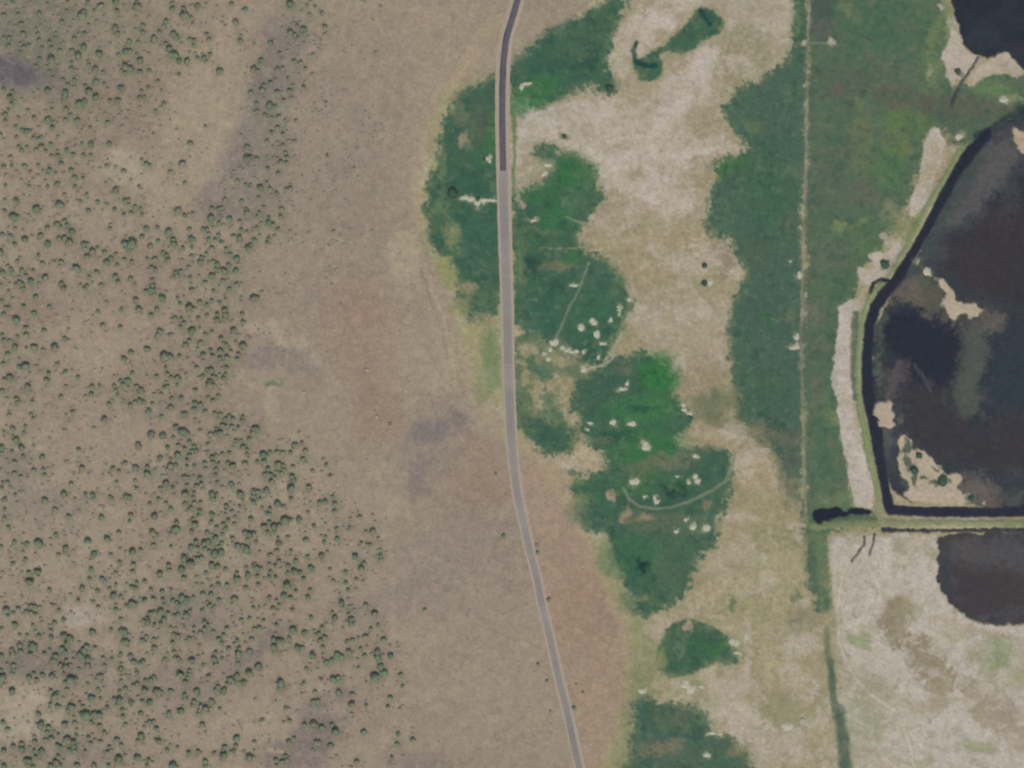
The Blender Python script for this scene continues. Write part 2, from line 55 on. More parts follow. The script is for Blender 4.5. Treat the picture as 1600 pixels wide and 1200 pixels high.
# ------------------------------------------------------------------ survey plan of the ground (numpy)
def axis(lo, hi, step, far):
    core = np.arange(lo, hi + 1e-3, step)
    out = []; s = step
    x = hi
    while x < hi + far:
        s *= 1.14; x += s; out.append(x)
    out = np.array(out)
    return np.concatenate([(lo + hi) - out[::-1], core, out]).astype(np.float32)
GX = axis(-24, 1624, 1.6, 9000); GY = axis(-24, 1224, 1.6, 9000)
NX, NY = len(GX), len(GY)
X, Y = np.meshgrid(GX, GY)
def vnoise(x, y, seed):
    t = np.random.default_rng(seed).random((256, 256)).astype(np.float32)
    xf = np.floor(x); yf = np.floor(y)
    u = x - xf; v = y - yf
    u = u * u * (3 - 2 * u); v = v * v * (3 - 2 * v)
    xi = xf.astype(np.int64) & 255; yi = yf.astype(np.int64) & 255
    x1 = (xi + 1) & 255; y1 = (yi + 1) & 255
    return (t[yi, xi] * (1 - u) + t[yi, x1] * u) * (1 - v) + (t[y1, xi] * (1 - u) + t[y1, x1] * u) * v
def fbm(x, y, scale, octv, seed, gain=0.5):
    a = 1.0; s = 0; tot = 0
    for o in range(octv):
        k = 2.0 ** o / scale
        c, sn = math.cos(seed + o * 1.3), math.sin(seed + o * 1.3)
        s = s + a * (vnoise((x * c + y * sn) * k + 17.3 * o, (y * c - x * sn) * k + 5.7 * o, seed * 11 + o) - 0.5); tot += a * 0.5; a *= gain
    return s / tot                                                   # about -1 .. 1
WX = fbm(X, Y, 30, 4, 1, .6); WY = fbm(X, Y, 30, 4, 2, .6)
FX = fbm(X, Y, 7, 3, 3, .6); FY = fbm(X, Y, 7, 3, 4, .6)
RAG = fbm(X, Y, 6, 3, 5, .8) + .9 * fbm(X, Y, 16, 3, 6, .7)
def warped(w, f):
    return X + 1.4 * w * WX + 1.3 * f * FX, Y + 1.4 * w * WY + 1.3 * f * FY
_wc = {}
def wget(w, f):
    if (w, f) not in _wc: _wc[(w, f)] = warped(w, f)
    return _wc[(w, f)]
def sm(a, b, x):
    t = np.clip((x - a) / (b - a), 0, 1); return t * t * (3 - 2 * t)
def blur(m, sig):
    if sig <= 0: return m
    r = max(1, int(sig * 2.5 + .5)); k = np.exp(-0.5 * (np.arange(-r, r + 1) / sig) ** 2); k /= k.sum()
    for ax in (0, 1):
        p = np.pad(m, [(r, r) if a == ax else (0, 0) for a in (0, 1)], mode='edge')
        o = np.zeros_like(m)
        for i, kk in enumerate(k):
            o += kk * (p[i:i + m.shape[0], :] if ax == 0 else p[:, i:i + m.shape[1]])
        m = o
    return m
def crop(x0, x1, y0, y1, mrg):
    i0 = max(0, np.searchsorted(GX, x0 - mrg) - 4); i1 = min(NX, np.searchsorted(GX, x1 + mrg) + 4)
    j0 = max(0, np.searchsorted(GY, y0 - mrg) - 4); j1 = min(NY, np.searchsorted(GY, y1 + mrg) + 4)
    return slice(j0, j1), slice(i0, i1)
def poly(pts, w=6, f=3, b=1.0):
    P = np.array(pts, dtype=np.float32).reshape(-1, 2)
    x, y = wget(w, f)
    sl = crop(P[:, 0].min(), P[:, 0].max(), P[:, 1].min(), P[:, 1].max(), 2 * (w + f) + 8 * b)
    x = x[sl]; y = y[sl]
    ins = np.zeros(x.shape, bool)
    for (ax, ay), (bx, by) in zip(P, np.roll(P, -1, 0)):
        if ay == by: continue
        ins ^= ((ay > y) != (by > y)) & (x < (bx - ax) * (y - ay) / (by - ay) + ax)
    m = blur(ins.astype(np.float32), b * 1.5 + .8 + (2.8 if w >= 5 else 0))                   # ragged, patchy margin
    k = .16 + .05 * b
    return sl, sm(.5 - k, .5 + k, m + RAG[sl] * (.62 if w >= 5 else .36 if f > 2 else .15) * (1 - np.abs(2 * m - 1) ** 3))
def dist_line(pts, x, y):
    P = np.array(pts, dtype=np.float32).reshape(-1, 2)
    d = np.full(x.shape, 1e9, np.float32)
    for (ax, ay), (bx, by) in zip(P[:-1], P[1:]):
        vx, vy = bx - ax, by - ay; L = vx * vx + vy * vy + 1e-6
        t = np.clip(((x - ax) * vx + (y - ay) * vy) / L, 0, 1)
        d = np.minimum(d, np.hypot(x - ax - t * vx, y - ay - t * vy))
    return d
WID = fbm(X, Y, 70, 2, 7)
def line(pts, width, soft=1.5, w=2, f=1.5, rag=1.0):
    P = np.array(pts, dtype=np.float32).reshape(-1, 2)
    x, y = wget(w, f)
    sl = crop(P[:, 0].min(), P[:, 0].max(), P[:, 1].min(), P[:, 1].max(), width + soft * 2 + 2 * (w + f))
    d = dist_line(pts, x[sl], y[sl]) + RAG[sl] * min(1.6, width * .16) * rag + WID[sl] * width * .16
    return sl, 1 - sm(width / 2 - soft, width / 2 + soft, d)
def blob(cx, cy, rx, ry, rot=0, soft=.45, w=10, f=3):
    x, y = wget(w, f); R = max(rx, ry) * 1.7
    sl = crop(cx - R, cx + R, cy - R, cy + R, 2 * (w + f))
    c, s = math.cos(math.radians(rot)), math.sin(math.radians(rot))
    dx = x[sl] - cx; dy = y[sl] - cy
    d = np.hypot((dx * c + dy * s) / rx, (dy * c - dx * s) / ry)
    d = d + RAG[sl] * min(.30, 2.6 / min(rx, ry) + .08)
    return sl, 1 - sm(1 - soft, 1 + soft, d)
C = np.zeros((NY, NX, 3), np.float32)                                # ground colour as seen in even daylight (sRGB 0..255)
def put(msk, rgb, s=1.0, speck=None):
    sl, m = msk
    m = m * s
    if speck is not None:                                            # broken, patchy cover
        sc, lo, hi, seed = speck
        n = fbm(X[sl], Y[sl], sc, 3, seed, .6)
        m = m * sm(lo, hi, n)
    C[sl] = C[sl] * (1 - m[..., None]) + np.array(rgb, np.float32) * m[..., None]
def full(m): return (slice(None), slice(None)), m

# broad soils
LO = fbm(X, Y, 160, 4, 10); MID = fbm(X, Y, 45, 4, 11); FINE = fbm(X, Y, 9, 3, 12); TINY = fbm(X, Y, 4, 2, 13)
edge_x = np.interp(GY, [-9000, 0, 60, 120, 160, 300, 380, 470, 560, 640, 680, 740, 850, 950, 1050, 1200, 9000],
                   [1060, 930, 860, 790, 690, 652, 668, 708, 735, 770, 812, 885, 930, 985, 1000, 965, 900])[:, None]
ex = edge_x + 14 * WX + 6 * FX
EAST = sm(-5, 5, X - ex)
UND = np.zeros((NY, NX), np.float32)
for _ln in TREES.strip().split('\n'):
    _h, _b = _ln.split('|'); _ox, _oy = map(float, _h.split())
    for _t in _b.split(';'):
        _a, _q, _r = map(float, _t.split(',')); _j = int(np.searchsorted(GY, _oy + _q * 1.25)); _i = int(np.searchsorted(GX, _ox + _a * 1.25)); UND[_j, _i] += _r * _r
UND = np.clip(blur(UND, 4.5) * 2.6, 0, 1)
C[:] = (151, 138, 120)
put(full(sm(-.1, .6, LO)), (146, 131, 115), .7)
put(full(sm(-.1, .6, -LO)), (156, 144, 124), .6)
put(full(sm(0, .6, MID)), (144, 131, 116), .45)
put(full(EAST), (157, 147, 119))
put(full(EAST * sm(-.1, .5, MID)), (147, 139, 108), .7)
put(full(EAST * sm(.1, .6, -MID)), (168, 157, 137), .7)

# the dry plain west of the marsh
put(poly([(436, -20), (490, -20), (486, 60), (470, 120), (455, 200), (440, 290), (410, 345), (300, 348), (318, 300), (336, 262), (352, 235), (366, 190), (376, 140), (396, 105), (422, 50)], 10, 5, 4), (132, 124, 115), .75)
for a in [  # cx, cy, rx, ry, rot, colour, strength, (soft)
    (110, 60, 150, 90, 0, (128, 123, 107), .55), (30, 40, 90, 60, 0, (112, 112, 100), .5), (120, 150, 110, 40, 10, (135, 127, 110), .45),
    (200, 170, 60, 70, 0, (143, 127, 112), .6), (315, 170, 60, 110, 15, (158, 146, 124), .8), (350, 60, 45, 70, 20, (155, 142, 121), .6),
    (205, 262, 45, 32, 20, (164, 154, 134), .8), (290, 290, 60, 40, 0, (156, 143, 122), .7),
    (140, 330, 50, 25, 0, (155, 143, 123), .6), (170, 355, 50, 18, 0, (153, 140, 122), .6),
    (440, 50, 24, 40, 20, (128, 119, 112), .5), (415, 130, 22, 60, 18, (124, 116, 110), .6), (375, 230, 22, 45, 25, (126, 118, 111), .6),
    (330, 305, 34, 14, -50, (130, 120, 113), .6), (410, 310, 40, 50, 0, (134, 125, 114), .6), (430, 200, 30, 60, 0, (135, 128, 113), .5),
    (560, 180, 90, 120, 20, (141, 131, 118), .55), (520, 330, 90, 90, 0, (142, 132, 117), .6), (620, 90, 60, 90, 10, (149, 134, 118), .5),
    (590, 300, 40, 120, 10, (143, 131, 116), .5), (650, 200, 25, 150, 12, (154, 140, 120), .7), (490, 10, 60, 50, 0, (150, 138, 118), .5),
    (632, 395, 24, 44, 0, (161, 148, 125), .8), (665, 450, 22, 60, -20, (157, 143, 122), .6),
    (470, 450, 70, 25, 0, (149, 136, 119), .5), (430, 520, 55, 12, 25, (162, 149, 128), .8), (470, 545, 50, 9, 27, (161, 149, 130), .7),
    (450, 565, 60, 20, 15, (134, 126, 115), .75), (400, 560, 25, 15, 0, (130, 121, 116), .6), (510, 470, 40, 15, 0, (139, 129, 119), .6),
    (570, 540, 60, 90, 0, (146, 127, 110), .65), (590, 650, 45, 50, 20, (146, 126, 108), .7), (550, 470, 50, 40, 0, (147, 127, 110), .55),
    (650, 560, 50, 70, 0, (154, 140, 121), .6), (720, 560, 30, 50, -10, (156, 145, 120), .7), (500, 640, 60, 30, 0, (149, 137, 121), .5),
    (424, 640, 9, 45, 0, (163, 149, 128), .6), (405, 600, 25, 8, 0, (160, 147, 127), .5), (520, 610, 20, 10, 0, (155, 145, 125), .5),
    (697, 664, 36, 13, -18, (118, 111, 109), .85), (680, 680, 40, 14, 0, (128, 118, 112), .6), (657, 748, 17, 36, 10, (122, 112, 109), .8),
    (690, 720, 30, 30, 0, (138, 124, 112), .5), (750, 750, 55, 80, 0, (145, 126, 109), .7), (600, 760, 40, 60, 0, (154, 141, 122), .6),
    (640, 820, 40, 20, 0, (150, 138, 118), .5), (700, 850, 120, 40, -20, (141, 130, 119), .6), (640, 930, 90, 30, -25, (138, 127, 117), .6),
    (560, 800, 40, 90, 0, (147, 133, 118), .5), (740, 930, 90, 50, -10, (144, 133, 121), .5), (760, 1080, 100, 80, 0, (150, 136, 120), .6),
    (560, 1030, 60, 40, 0, (147, 130, 115), .5), (440, 900, 60, 60, 0, (149, 132, 117), .5), (250, 820, 70, 60, 0, (150, 134, 117), .6),
    (80, 700, 60, 90, 0, (150, 137, 120), .5), (160, 680, 70, 50, 0, (153, 139, 121), .6), (140, 540, 60, 50, 0, (157, 143, 122), .7),
    (205, 520, 60, 40, 0, (155, 140, 121), .6), (60, 480, 60, 30, 0, (144, 127, 113), .6), (240, 420, 60, 30, 0, (144, 128, 115), .6),
    (310, 660, 90, 60, 0, (144, 130, 115), .5), (240, 700, 35, 40, 0, (154, 141, 120), .6), (30, 560, 40, 60, 0, (143, 129, 114), .5),
    (60, 790, 60, 30, 0, (136, 127, 116), .6), (30, 730, 40, 30, 0, (126, 120, 110), .5), (300, 740, 80, 25, 0, (132, 124, 113), .5),
    (130, 960, 32, 16, 0, (167, 156, 145), .85), (170, 945, 40, 20, 0, (156, 143, 125), .5), (40, 920, 40, 25, 0, (148, 134, 120), .6),
    (300, 960, 60, 40, 0, (137, 126, 115), .6), (90, 1030, 90, 22, 5, (128, 118, 111), .6), (30, 1045, 30, 14, 0, (112, 108, 104), .6),
    (290, 1060, 90, 30, -10, (138, 124, 114), .6), (420, 1000, 40, 12, -35, (126, 116, 110), .7), (390, 1030, 40, 14, -25, (128, 118, 112), .7),
    (40, 1110, 45, 45, 0, (164, 153, 133), .85), (25, 1140, 35, 22, 0, (166, 156, 138), .6), (300, 1140, 80, 40, 0, (153, 138, 121), .6),
    (420, 1130, 60, 30, -15, (157, 143, 124), .6), (490, 1150, 45, 30, -35, (124, 113, 110), .8), (510, 1095, 45, 15, -20, (128, 117, 111), .7),
    (455, 1185, 60, 25, 0, (127, 116, 113), .75), (660, 1190, 50, 18, 0, (131, 119, 113), .7), (260, 1110, 40, 20, 0, (143, 130, 118), .5),
    (110, 1180, 90, 30, 0, (138, 127, 115), .5), (700, 1150, 80, 40, 0, (149, 136, 119), .5),
    (17, 112, 62, 22, 5, (97, 92, 98), .9), (75, 124, 30, 18, 0, (112, 107, 104), .6), (12, 135, 30, 9, 0, (130, 122, 112), .5)]:
    put(blob(*a[:5]), a[5], a[6])
put(line([(388, 1177), (420, 1173), (450, 1176)], 7, 3), (171, 158, 134), .8)
put(line([(360, 1181), (440, 1183)], 2, 1), (122, 104, 92), .5)
put(line([(655, 425), (668, 450), (676, 480)], 3, 1.5), (133, 118, 105), .6)
put(line([(610, 980), (660, 945), (740, 900), (800, 860)], 14, 8, 8), (138, 127, 117), .35)
put(line([(780, 30), (740, 80), (700, 140), (672, 210), (655, 290), (652, 350)], 26, 10), (163, 148, 122), .75)
put(line([(735, 60), (700, 120), (668, 200)], 3, 1.5), (146, 130, 113), .5)
put(line([(705, 470), (735, 560), (765, 650), (800, 690)], 26, 12), (157, 146, 120), .7)
# red-brown fan between road and marsh
put(poly([(806, 700), (850, 720), (890, 770), (935, 880), (980, 980), (990, 1080), (965, 1210), (905, 1210), (880, 1100), (850, 950), (820, 820)], 8, 2, 3), (153, 134, 114), .85)
put(blob(915, 950, 45, 60), (150, 127, 108), .7)
put(blob(850, 790, 28, 60, -15), (158, 141, 121), .6)
put(blob(930, 1120, 35, 60, 0), (157, 139, 117), .6)
put(line([(812, 690), (850, 725), (892, 790), (925, 860), (960, 930), (980, 1000), (985, 1080), (965, 1150), (950, 1210)], 18, 9), (164, 149, 120), .8)
put(line([(880, 905), (893, 945)], 2, 1), (168, 148, 128), .5)
put(line([(900, 980), (925, 1020)], 2, 1), (166, 147, 128), .4)
put(line([(806, 690), (812, 740), (824, 800)], 6, 4), (163, 147, 126), .5)
for k in range(46):                                                  # faint gullies and grazing trails on the plain
    r = np.random.default_rng(500 + k); x0, y0 = r.uniform(-20, 880), r.uniform(-20, 1220)
    if x0 > 620 and y0 < 420: continue
    a = r.uniform(-.9, .3) + math.pi / 2 * (r.random() < .25); L = r.uniform(30, 110); q = r.uniform(-.4, .4)
    pts = [(x0 + math.cos(a + q * t) * L * t, y0 + math.sin(a + q * t) * L * t) for t in (0, .25, .5, .75, 1)]
    put(line(pts, r.uniform(2, 9), r.uniform(2, 5), 6), (136, 122, 110) if r.random() < .6 else (160, 147, 127), r.uniform(.2, .45))
put(poly([(607, 362), (650, 357), (656, 400), (650, 434), (609, 431)], 2, 3, 1.5), (163, 150, 127), .7)
put(line([(742, 84), (702, 138), (672, 190), (655, 250), (648, 310), (652, 370), (668, 432), (690, 490), (704, 545), (712, 600)], 3.2, 1.5), (167, 152, 127), .65)
put(line([(655, 420), (668, 455), (684, 500), (700, 560)], 2.4, 1), (132, 118, 106), .45)
put(blob(672, 700, 52, 66, 15, .6), (134, 125, 116), .6)
put(blob(690, 668, 44, 20, -15, .5, 10, 6), (120, 112, 110), .6)

put(blob(424, 592, 26, 10, 0, .5, 4, 5), (136, 138, 112), .4)
put(blob(424, 599, 15, 6, 0, .4, 4, 5), (92, 112, 84), .85)
# pale bare alkali ground
SALT = []
def salt(pts, rgb=(180, 169, 156), s=.9, w=6, f=4, b=2.0):
    m = poly(pts, w, f, b); put(m, rgb, s); SALT.append((m[0], m[1] * s))
put(poly([(965, 0), (1250, -30), (1240, 90), (1150, 150), (1130, 200), (1120, 300), (1110, 370), (1150, 420), (1140, 600), (1060, 600), (990, 540), (985, 460), (900, 380), (930, 330), (945, 300), (800, 300), (800, 160)], 8, 4, 2), (160, 149, 127), .9)
salt([(805, 165), (830, 168), (850, 175), (880, 165), (910, 150), (935, 135), (955, 150), (985, 172), (1005, 200), (1040, 130), (1070, 90), (1100, 62), (1122, 75), (1125, 110), (1105, 150), (1085, 190), (1080, 215), (1120, 212), (1165, 226), (1130, 243), (1080, 240), (1080, 280), (1088, 320), (1070, 345), (1040, 350), (1010, 330), (985, 310), (945, 300), (935, 265), (915, 240), (880, 235), (850, 222), (830, 225), (815, 240), (803, 235)], s=.85, b=3)
salt([(990, 30), (1040, 0), (1080, -30), (1120, -30), (1090, 0), (1060, 40), (1040, 60), (1000, 80), (985, 60)], (180, 169, 156), b=3)
salt([(1130, -30), (1245, -30), (1238, 80), (1215, 98), (1200, 60), (1140, 50)], (172, 163, 146), .8, b=3)
put(poly([(1130, -30), (1205, -30), (1210, 60), (1150, 70), (1120, 40)], 6, 4, 4), (160, 151, 133), .6)
salt([(990, 450), (1060, 450), (1110, 470), (1128, 590), (1100, 605), (1065, 590), (1040, 560), (1010, 530), (985, 500)], (162, 151, 130), .8, b=6)
salt([(990, 450), (1040, 450), (1060, 475), (1010, 490), (990, 480)], (170, 159, 147), .7, b=5)
put(poly([(905, 370), (1000, 330), (1140, 350), (1150, 420), (1120, 470), (980, 450), (940, 395)], 10, 5, 5), (153, 141, 112), .75)
put(blob(970, 350, 35, 22), (138, 134, 104), .7, (5, -.3, .4, 61))
put(blob(1130, 405, 16, 30), (134, 118, 103), .7)
put(blob(1160, 415, 10, 12), (158, 150, 118), .7)
put(blob(1100, 590, 35, 20, -30), (140, 126, 104), .6)
put(blob(1165, 90, 50, 55, 20), (135, 132, 104), .75, (7, -.5, .3, 62))
put(blob(1090, 190, 24, 28), (150, 138, 115), .7)
put(blob(1050, 95, 18, 20), (156, 144, 117), .6)
put(line([(975, 20), (965, 80), (960, 150), (975, 180)], 11, 4), (156, 146, 120), .8)
put(line([(1010, 170), (1060, 200)], 3, 2), (158, 146, 122), .6)
# lower-east grassland and alkali pan
put(poly([(1120, 800), (1300, 830), (1310, 1230), (1010, 1230), (1060, 960), (1090, 870)], 12, 6, 5), (155, 147, 118), .85)
for k in range(34):
    r = np.random.default_rng(40 + k); cx, cy = r.uniform(1090, 1290), r.uniform(830, 1200)
    put(blob(cx, cy, r.uniform(8, 32), r.uniform(8, 26), r.uniform(0, 90), .6, 14, 5),
        [(166, 156, 135), (142, 135, 101), (170, 161, 146), (135, 131, 101), (160, 148, 116)][k % 5], r.uniform(.4, .75))
put(blob(1210, 910, 80, 80), (152, 147, 110), .5)
put(blob(1250, 970, 25, 18), (124, 120, 97), .7)
put(blob(1220, 1110, 40, 25, 30), (128, 127, 98), .6)
salt([(1120, 850), (1160, 830), (1185, 850), (1160, 890), (1120, 900), (1100, 880)], (165, 155, 139), .6, b=4)
salt([(1110, 1060), (1170, 1040), (1180, 1090), (1200, 1150), (1260, 1120), (1250, 1180), (1190, 1210), (1150, 1160), (1110, 1110)], (168, 158, 142), .75, 12, 6, 4)
put(line([(1168, 970), (1170, 1010), (1165, 1080)], 10, 3), (169, 160, 143), .8)
salt([(1285, 836), (1466, 836), (1470, 880), (1465, 910), (1480, 932), (1510, 968), (1530, 976), (1640, 980), (1900, 980), (1900, 1400), (1340, 1400), (1335, 1180), (1312, 1100), (1318, 1000), (1305, 960), (1300, 900), (1290, 860)], (181, 173, 163), .94, 4, 3, 2)
put(poly([(1310, 1010), (1340, 1030), (1400, 1090), (1380, 1130), (1350, 1220), (1325, 1220), (1315, 1100)], 8, 4, 5), (152, 150, 126), .75)
put(poly([(1378, 928), (1400, 932), (1425, 932), (1430, 950), (1408, 975), (1450, 1000), (1475, 1030), (1500, 1058), (1480, 1085), (1440, 1070), (1425, 1030), (1400, 1020), (1385, 990), (1372, 960)], 7, 5, 1.6), (131, 122, 99), .85)
put(blob(1470, 1082, 20, 30, 10), (146, 136, 112), .7)
put(blob(1345, 1000, 20, 10, 20), (124, 138, 96), .8); put(blob(1352, 985, 20, 9), (142, 144, 108), .7)
put(blob(1552, 1022, 30, 26, 20), (123, 138, 97), .8); put(blob(1595, 1062, 18, 18), (138, 142, 105), .6)
put(blob(1485, 990, 18, 10), (150, 148, 112), .7); put(blob(1430, 955, 20, 14), (140, 142, 110), .5)
put(blob(1530, 1165, 42, 12), (132, 139, 104), .7); put(blob(1430, 1190, 30, 8), (143, 145, 113), .6)
put(blob(1565, 1115, 50, 22, 10), (142, 131, 114), .7); put(blob(1590, 1150, 40, 30, 30), (148, 138, 119), .6)
put(blob(1520, 1080, 14, 12), (132, 122, 104), .7)
put(blob(1370, 1090, 35, 16, -20), (150, 148, 118), .5); put(blob(1372, 1150, 8, 30), (142, 144, 110), .6)
put(line([(1460, 965), (1520, 985), (1600, 1000)], 10, 5), (158, 144, 124), .6)
for k in range(40):
    r = np.random.default_rng(90 + k); cx, cy = r.uniform(1320, 1640), r.uniform(850, 1230)
    if cx > 1440 and cy < 985: continue
    put(blob(cx, cy, r.uniform(8, 30), r.uniform(4, 14), r.uniform(0, 60), .6, 14, 5),
        [(172, 163, 150), (156, 148, 126), (160, 147, 130), (174, 165, 156)][k % 4], r.uniform(.3, .6))
put(line([(1310, 870), (1308, 960), (1316, 1000), (1330, 1045), (1355, 1085), (1390, 1112)], 7, 2), (170, 162, 146), .75)
put(line([(1325, 1060), (1340, 1120), (1348, 1210)], 6, 3), (168, 161, 147), .6)
put(line([(1330, 872), (1316, 905), (1308, 950), (1311, 1000), (1326, 1045), (1358, 1085), (1400, 1112), (1420, 1160), (1430, 1210)], 9, 3), (150, 148, 122), .5)
put(line([(1345, 862), (1326, 880), (1315, 905), (1308, 950), (1311, 1000), (1326, 1045), (1358, 1085), (1400, 1112), (1420, 1160), (1430, 1210)], 4, 1.5), (190, 182, 170), .85)
put(line([(1275, 986), (1312, 982)], 5, 2), (168, 158, 140), .7)

# yellow-green fringes of the marsh
put(poly([(778, 104), (735, 126), (692, 152), (672, 235), (656, 290), (654, 340), (664, 385), (690, 420), (706, 455), (712, 490), (716, 530), (738, 560), (752, 610), (772, 652), (786, 640), (786, 100)], 5, 3, 2.5), (147, 147, 107), .75)
put(poly([(716, 500), (780, 490), (786, 650), (765, 640), (745, 590)], 6, 3, 3), (156, 149, 112), .7)
put(line([(935, 850), (965, 900), (985, 950), (1000, 1010), (995, 1080), (975, 1140), (960, 1210)], 30, 10, 8, 4), (140, 142, 103), .75)
put(poly([(960, 1210), (975, 1100), (1000, 1010), (1040, 990), (1035, 1060), (1010, 1100), (1000, 1210)], 8, 4, 3), (125, 129, 95), .7)
put(poly([(798, 520), (860, 530), (910, 560), (905, 600), (897, 640), (900, 690), (880, 720), (850, 715), (815, 680), (803, 640), (803, 530)], 6, 4, 3), (156, 144, 112), .85)
put(poly([(890, 690), (930, 695), (950, 720), (930, 742), (890, 745), (900, 790), (860, 740)], 6, 3, 3), (163, 149, 122), .8)
put(poly([(1060, 560), (1140, 600), (1150, 700), (1255, 760), (1262, 840), (1120, 850), (1140, 720), (1060, 700), (1040, 690), (1085, 650), (1050, 610)], 8, 4, 4), (152, 139, 111), .8)
put(blob(1190, 680, 45, 30, 20), (112, 108, 86), .75)
put(blob(1190, 740, 42, 34, 30), (163, 150, 124), .85)
put(blob(1200, 800, 50, 30), (146, 141, 106), .6)
put(blob(1112, 636, 26, 32), (100, 110, 84), .8); put(blob(1090, 612, 16, 14), (138, 126, 104), .6); put(blob(1095, 680, 40, 16), (156, 142, 113), .7)
put(blob(1215, 835, 40, 16), (122, 128, 94), .6, (6, -.4, .3, 63))

put(poly([(800, 515), (850, 520), (880, 545), (930, 572), (905, 600), (893, 645), (905, 690), (880, 722), (845, 716), (815, 685), (800, 650)], 8, 5, 2), (80, 104, 80), .85, (13, -.7, -.1, 64))
for q in [(868, 592, 16, 12), (884, 615, 12, 26), (842, 602, 10, 12), (838, 622, 8, 20), (888, 655, 7, 20), (855, 560, 18, 8), (825, 545, 16, 10), (850, 640, 9, 8), (880, 565, 12, 8), (822, 585, 9, 14)]:
    put(blob(*q, 0, .5, 6, 6), (160, 146, 113), .75)
for q in [(851, 578, 15, 15), (868, 655, 13, 13), (849, 641, 8, 7), (832, 566, 8, 7), (870, 600, 5, 9)]:
    put(blob(*q, 0, .5, 6, 6), (72, 102, 78), .8)
# wet meadows
MEADOW = []
def meadow(label, pts, rgb=(62, 98, 76), s=.97, w=6, f=3.5, b=1.2):
    m = poly(pts, w, f, b); put(m, rgb, s); MEADOW.append((label, m))
meadow('dark wet meadow filling the bulge west of the road',
       [(780, 112), (768, 117), (740, 136), (706, 160), (699, 185), (690, 215), (680, 250), (670, 290), (665, 330), (672, 365), (692, 400), (706, 430), (714, 470), (724, 498), (748, 504), (776, 490), (786, 470), (786, 112)])
meadow('green meadow wedge east of the road in the upper photo',
       [(796, 97), (812, 88), (830, 74), (865, 47), (905, 22), (940, 5), (975, -24), (980, 5), (966, 40), (957, 75), (947, 95), (943, 108), (958, 113), (966, 132), (962, 152), (946, 152), (936, 132), (915, 136), (900, 146), (880, 156), (857, 165), (846, 171), (828, 160), (820, 150), (812, 155), (796, 160)])
meadow('small crooked meadow round two dark pools',
       [(1088, 14), (1105, 12), (1122, 20), (1132, 32), (1130, 47), (1115, 60), (1095, 63), (1086, 76), (1070, 86), (1055, 85), (1043, 78), (1030, 85), (1036, 105), (1041, 116), (1030, 126), (1010, 128), (995, 121), (991, 108), (984, 100), (997, 93), (1012, 85), (1030, 72), (1050, 60), (1065, 45), (1077, 28)], w=4)
meadow('large meadow along the east side of the road',
       [(830, 232), (850, 225), (866, 230), (872, 243), (895, 239), (915, 243), (928, 254), (931, 277), (944, 298), (945, 315), (932, 330), (926, 345), (918, 352), (900, 362), (905, 380), (918, 396), (946, 402), (960, 420), (975, 440), (985, 455), (991, 475), (986, 492), (970, 510), (955, 528), (958, 548), (948, 565), (925, 571), (905, 577), (890, 562), (872, 548), (858, 538), (842, 530), (828, 518), (812, 516), (798, 505), (798, 300), (825, 298), (840, 290), (852, 280), (852, 270), (838, 265), (826, 255)])
meadow('bright meadow with pale mineral spots and a curved track',
       [(963, 560), (985, 560), (1003, 543), (1015, 552), (1040, 560), (1055, 575), (1058, 590), (1046, 615), (1056, 627), (1070, 640), (1085, 655), (1082, 672), (1060, 684), (1046, 690), (1075, 700), (1110, 700), (1144, 712), (1146, 740), (1138, 768), (1128, 800), (1118, 850), (1095, 862), (1086, 900), (1070, 920), (1058, 950), (1035, 944), (1020, 976), (996, 958), (984, 930), (970, 900), (957, 862), (940, 832), (915, 826), (912, 800), (905, 780), (891, 768), (892, 747), (920, 745), (943, 737), (951, 722), (940, 706), (922, 698), (915, 680), (905, 660), (893, 640), (893, 610), (905, 590), (930, 577)])
meadow('ragged green patch beside the road bend',
       [(798, 606), (812, 612), (818, 640), (828, 655), (850, 648), (870, 655), (893, 668), (896, 690), (888, 712), (872, 722), (852, 714), (838, 700), (822, 680), (806, 662), (798, 645)], w=8, f=6)
meadow('half-round meadow by a white mineral mound',
       [(1042, 982), (1060, 972), (1085, 968), (1110, 975), (1130, 990), (1141, 1002), (1150, 1020), (1156, 1036), (1130, 1036), (1110, 1041), (1080, 1055), (1050, 1059), (1032, 1052), (1026, 1030), (1028, 1010), (1035, 995)], w=3)
meadow('dark meadow at the bottom edge of the marsh',
       [(990, 1088), (1010, 1086), (1020, 1096), (1050, 1098), (1100, 1103), (1110, 1120), (1115, 1140), (1145, 1155), (1152, 1170), (1170, 1176), (1178, 1300), (976, 1300), (985, 1150), (987, 1120)], (72, 98, 80))
meadow('broad dark meadow belt west of the straight track',
       [(1242, -400), (1242, 60), (1226, 95), (1205, 110), (1180, 125), (1150, 142), (1133, 165), (1130, 200), (1142, 213), (1175, 228), (1176, 235), (1142, 240), (1117, 255), (1120, 290), (1102, 315), (1106, 345), (1112, 362), (1145, 375), (1152, 400), (1164, 420), (1160, 445), (1146, 470), (1141, 500), (1143, 560), (1137, 610), (1150, 650), (1180, 672), (1205, 700), (1226, 740), (1245, 780), (1254, 800), (1257, 640), (1257, 300), (1262, 150), (1264, -400)], (67, 98, 80), w=7)
meadow('mottled grey-green meadow between straight track and ponds',
       [(1264, -400), (1257, 300), (1256, 800), (1262, 870), (1272, 960), (1290, 960), (1298, 850), (1285, 830), (1370, 822), (1378, 800), (1336, 792), (1322, 700), (1312, 620), (1312, 560), (1318, 480), (1345, 470), (1340, 440), (1362, 395), (1405, 352), (1432, 290), (1450, 205), (1490, 205), (1500, 240), (1545, 210), (1620, 160), (1640, 100), (1600, 112), (1560, 110), (1510, 135), (1485, 135), (1478, 100), (1488, 50), (1470, 0), (1470, -400)], (84, 103, 82))
mm = np.zeros((NY, NX), np.float32)
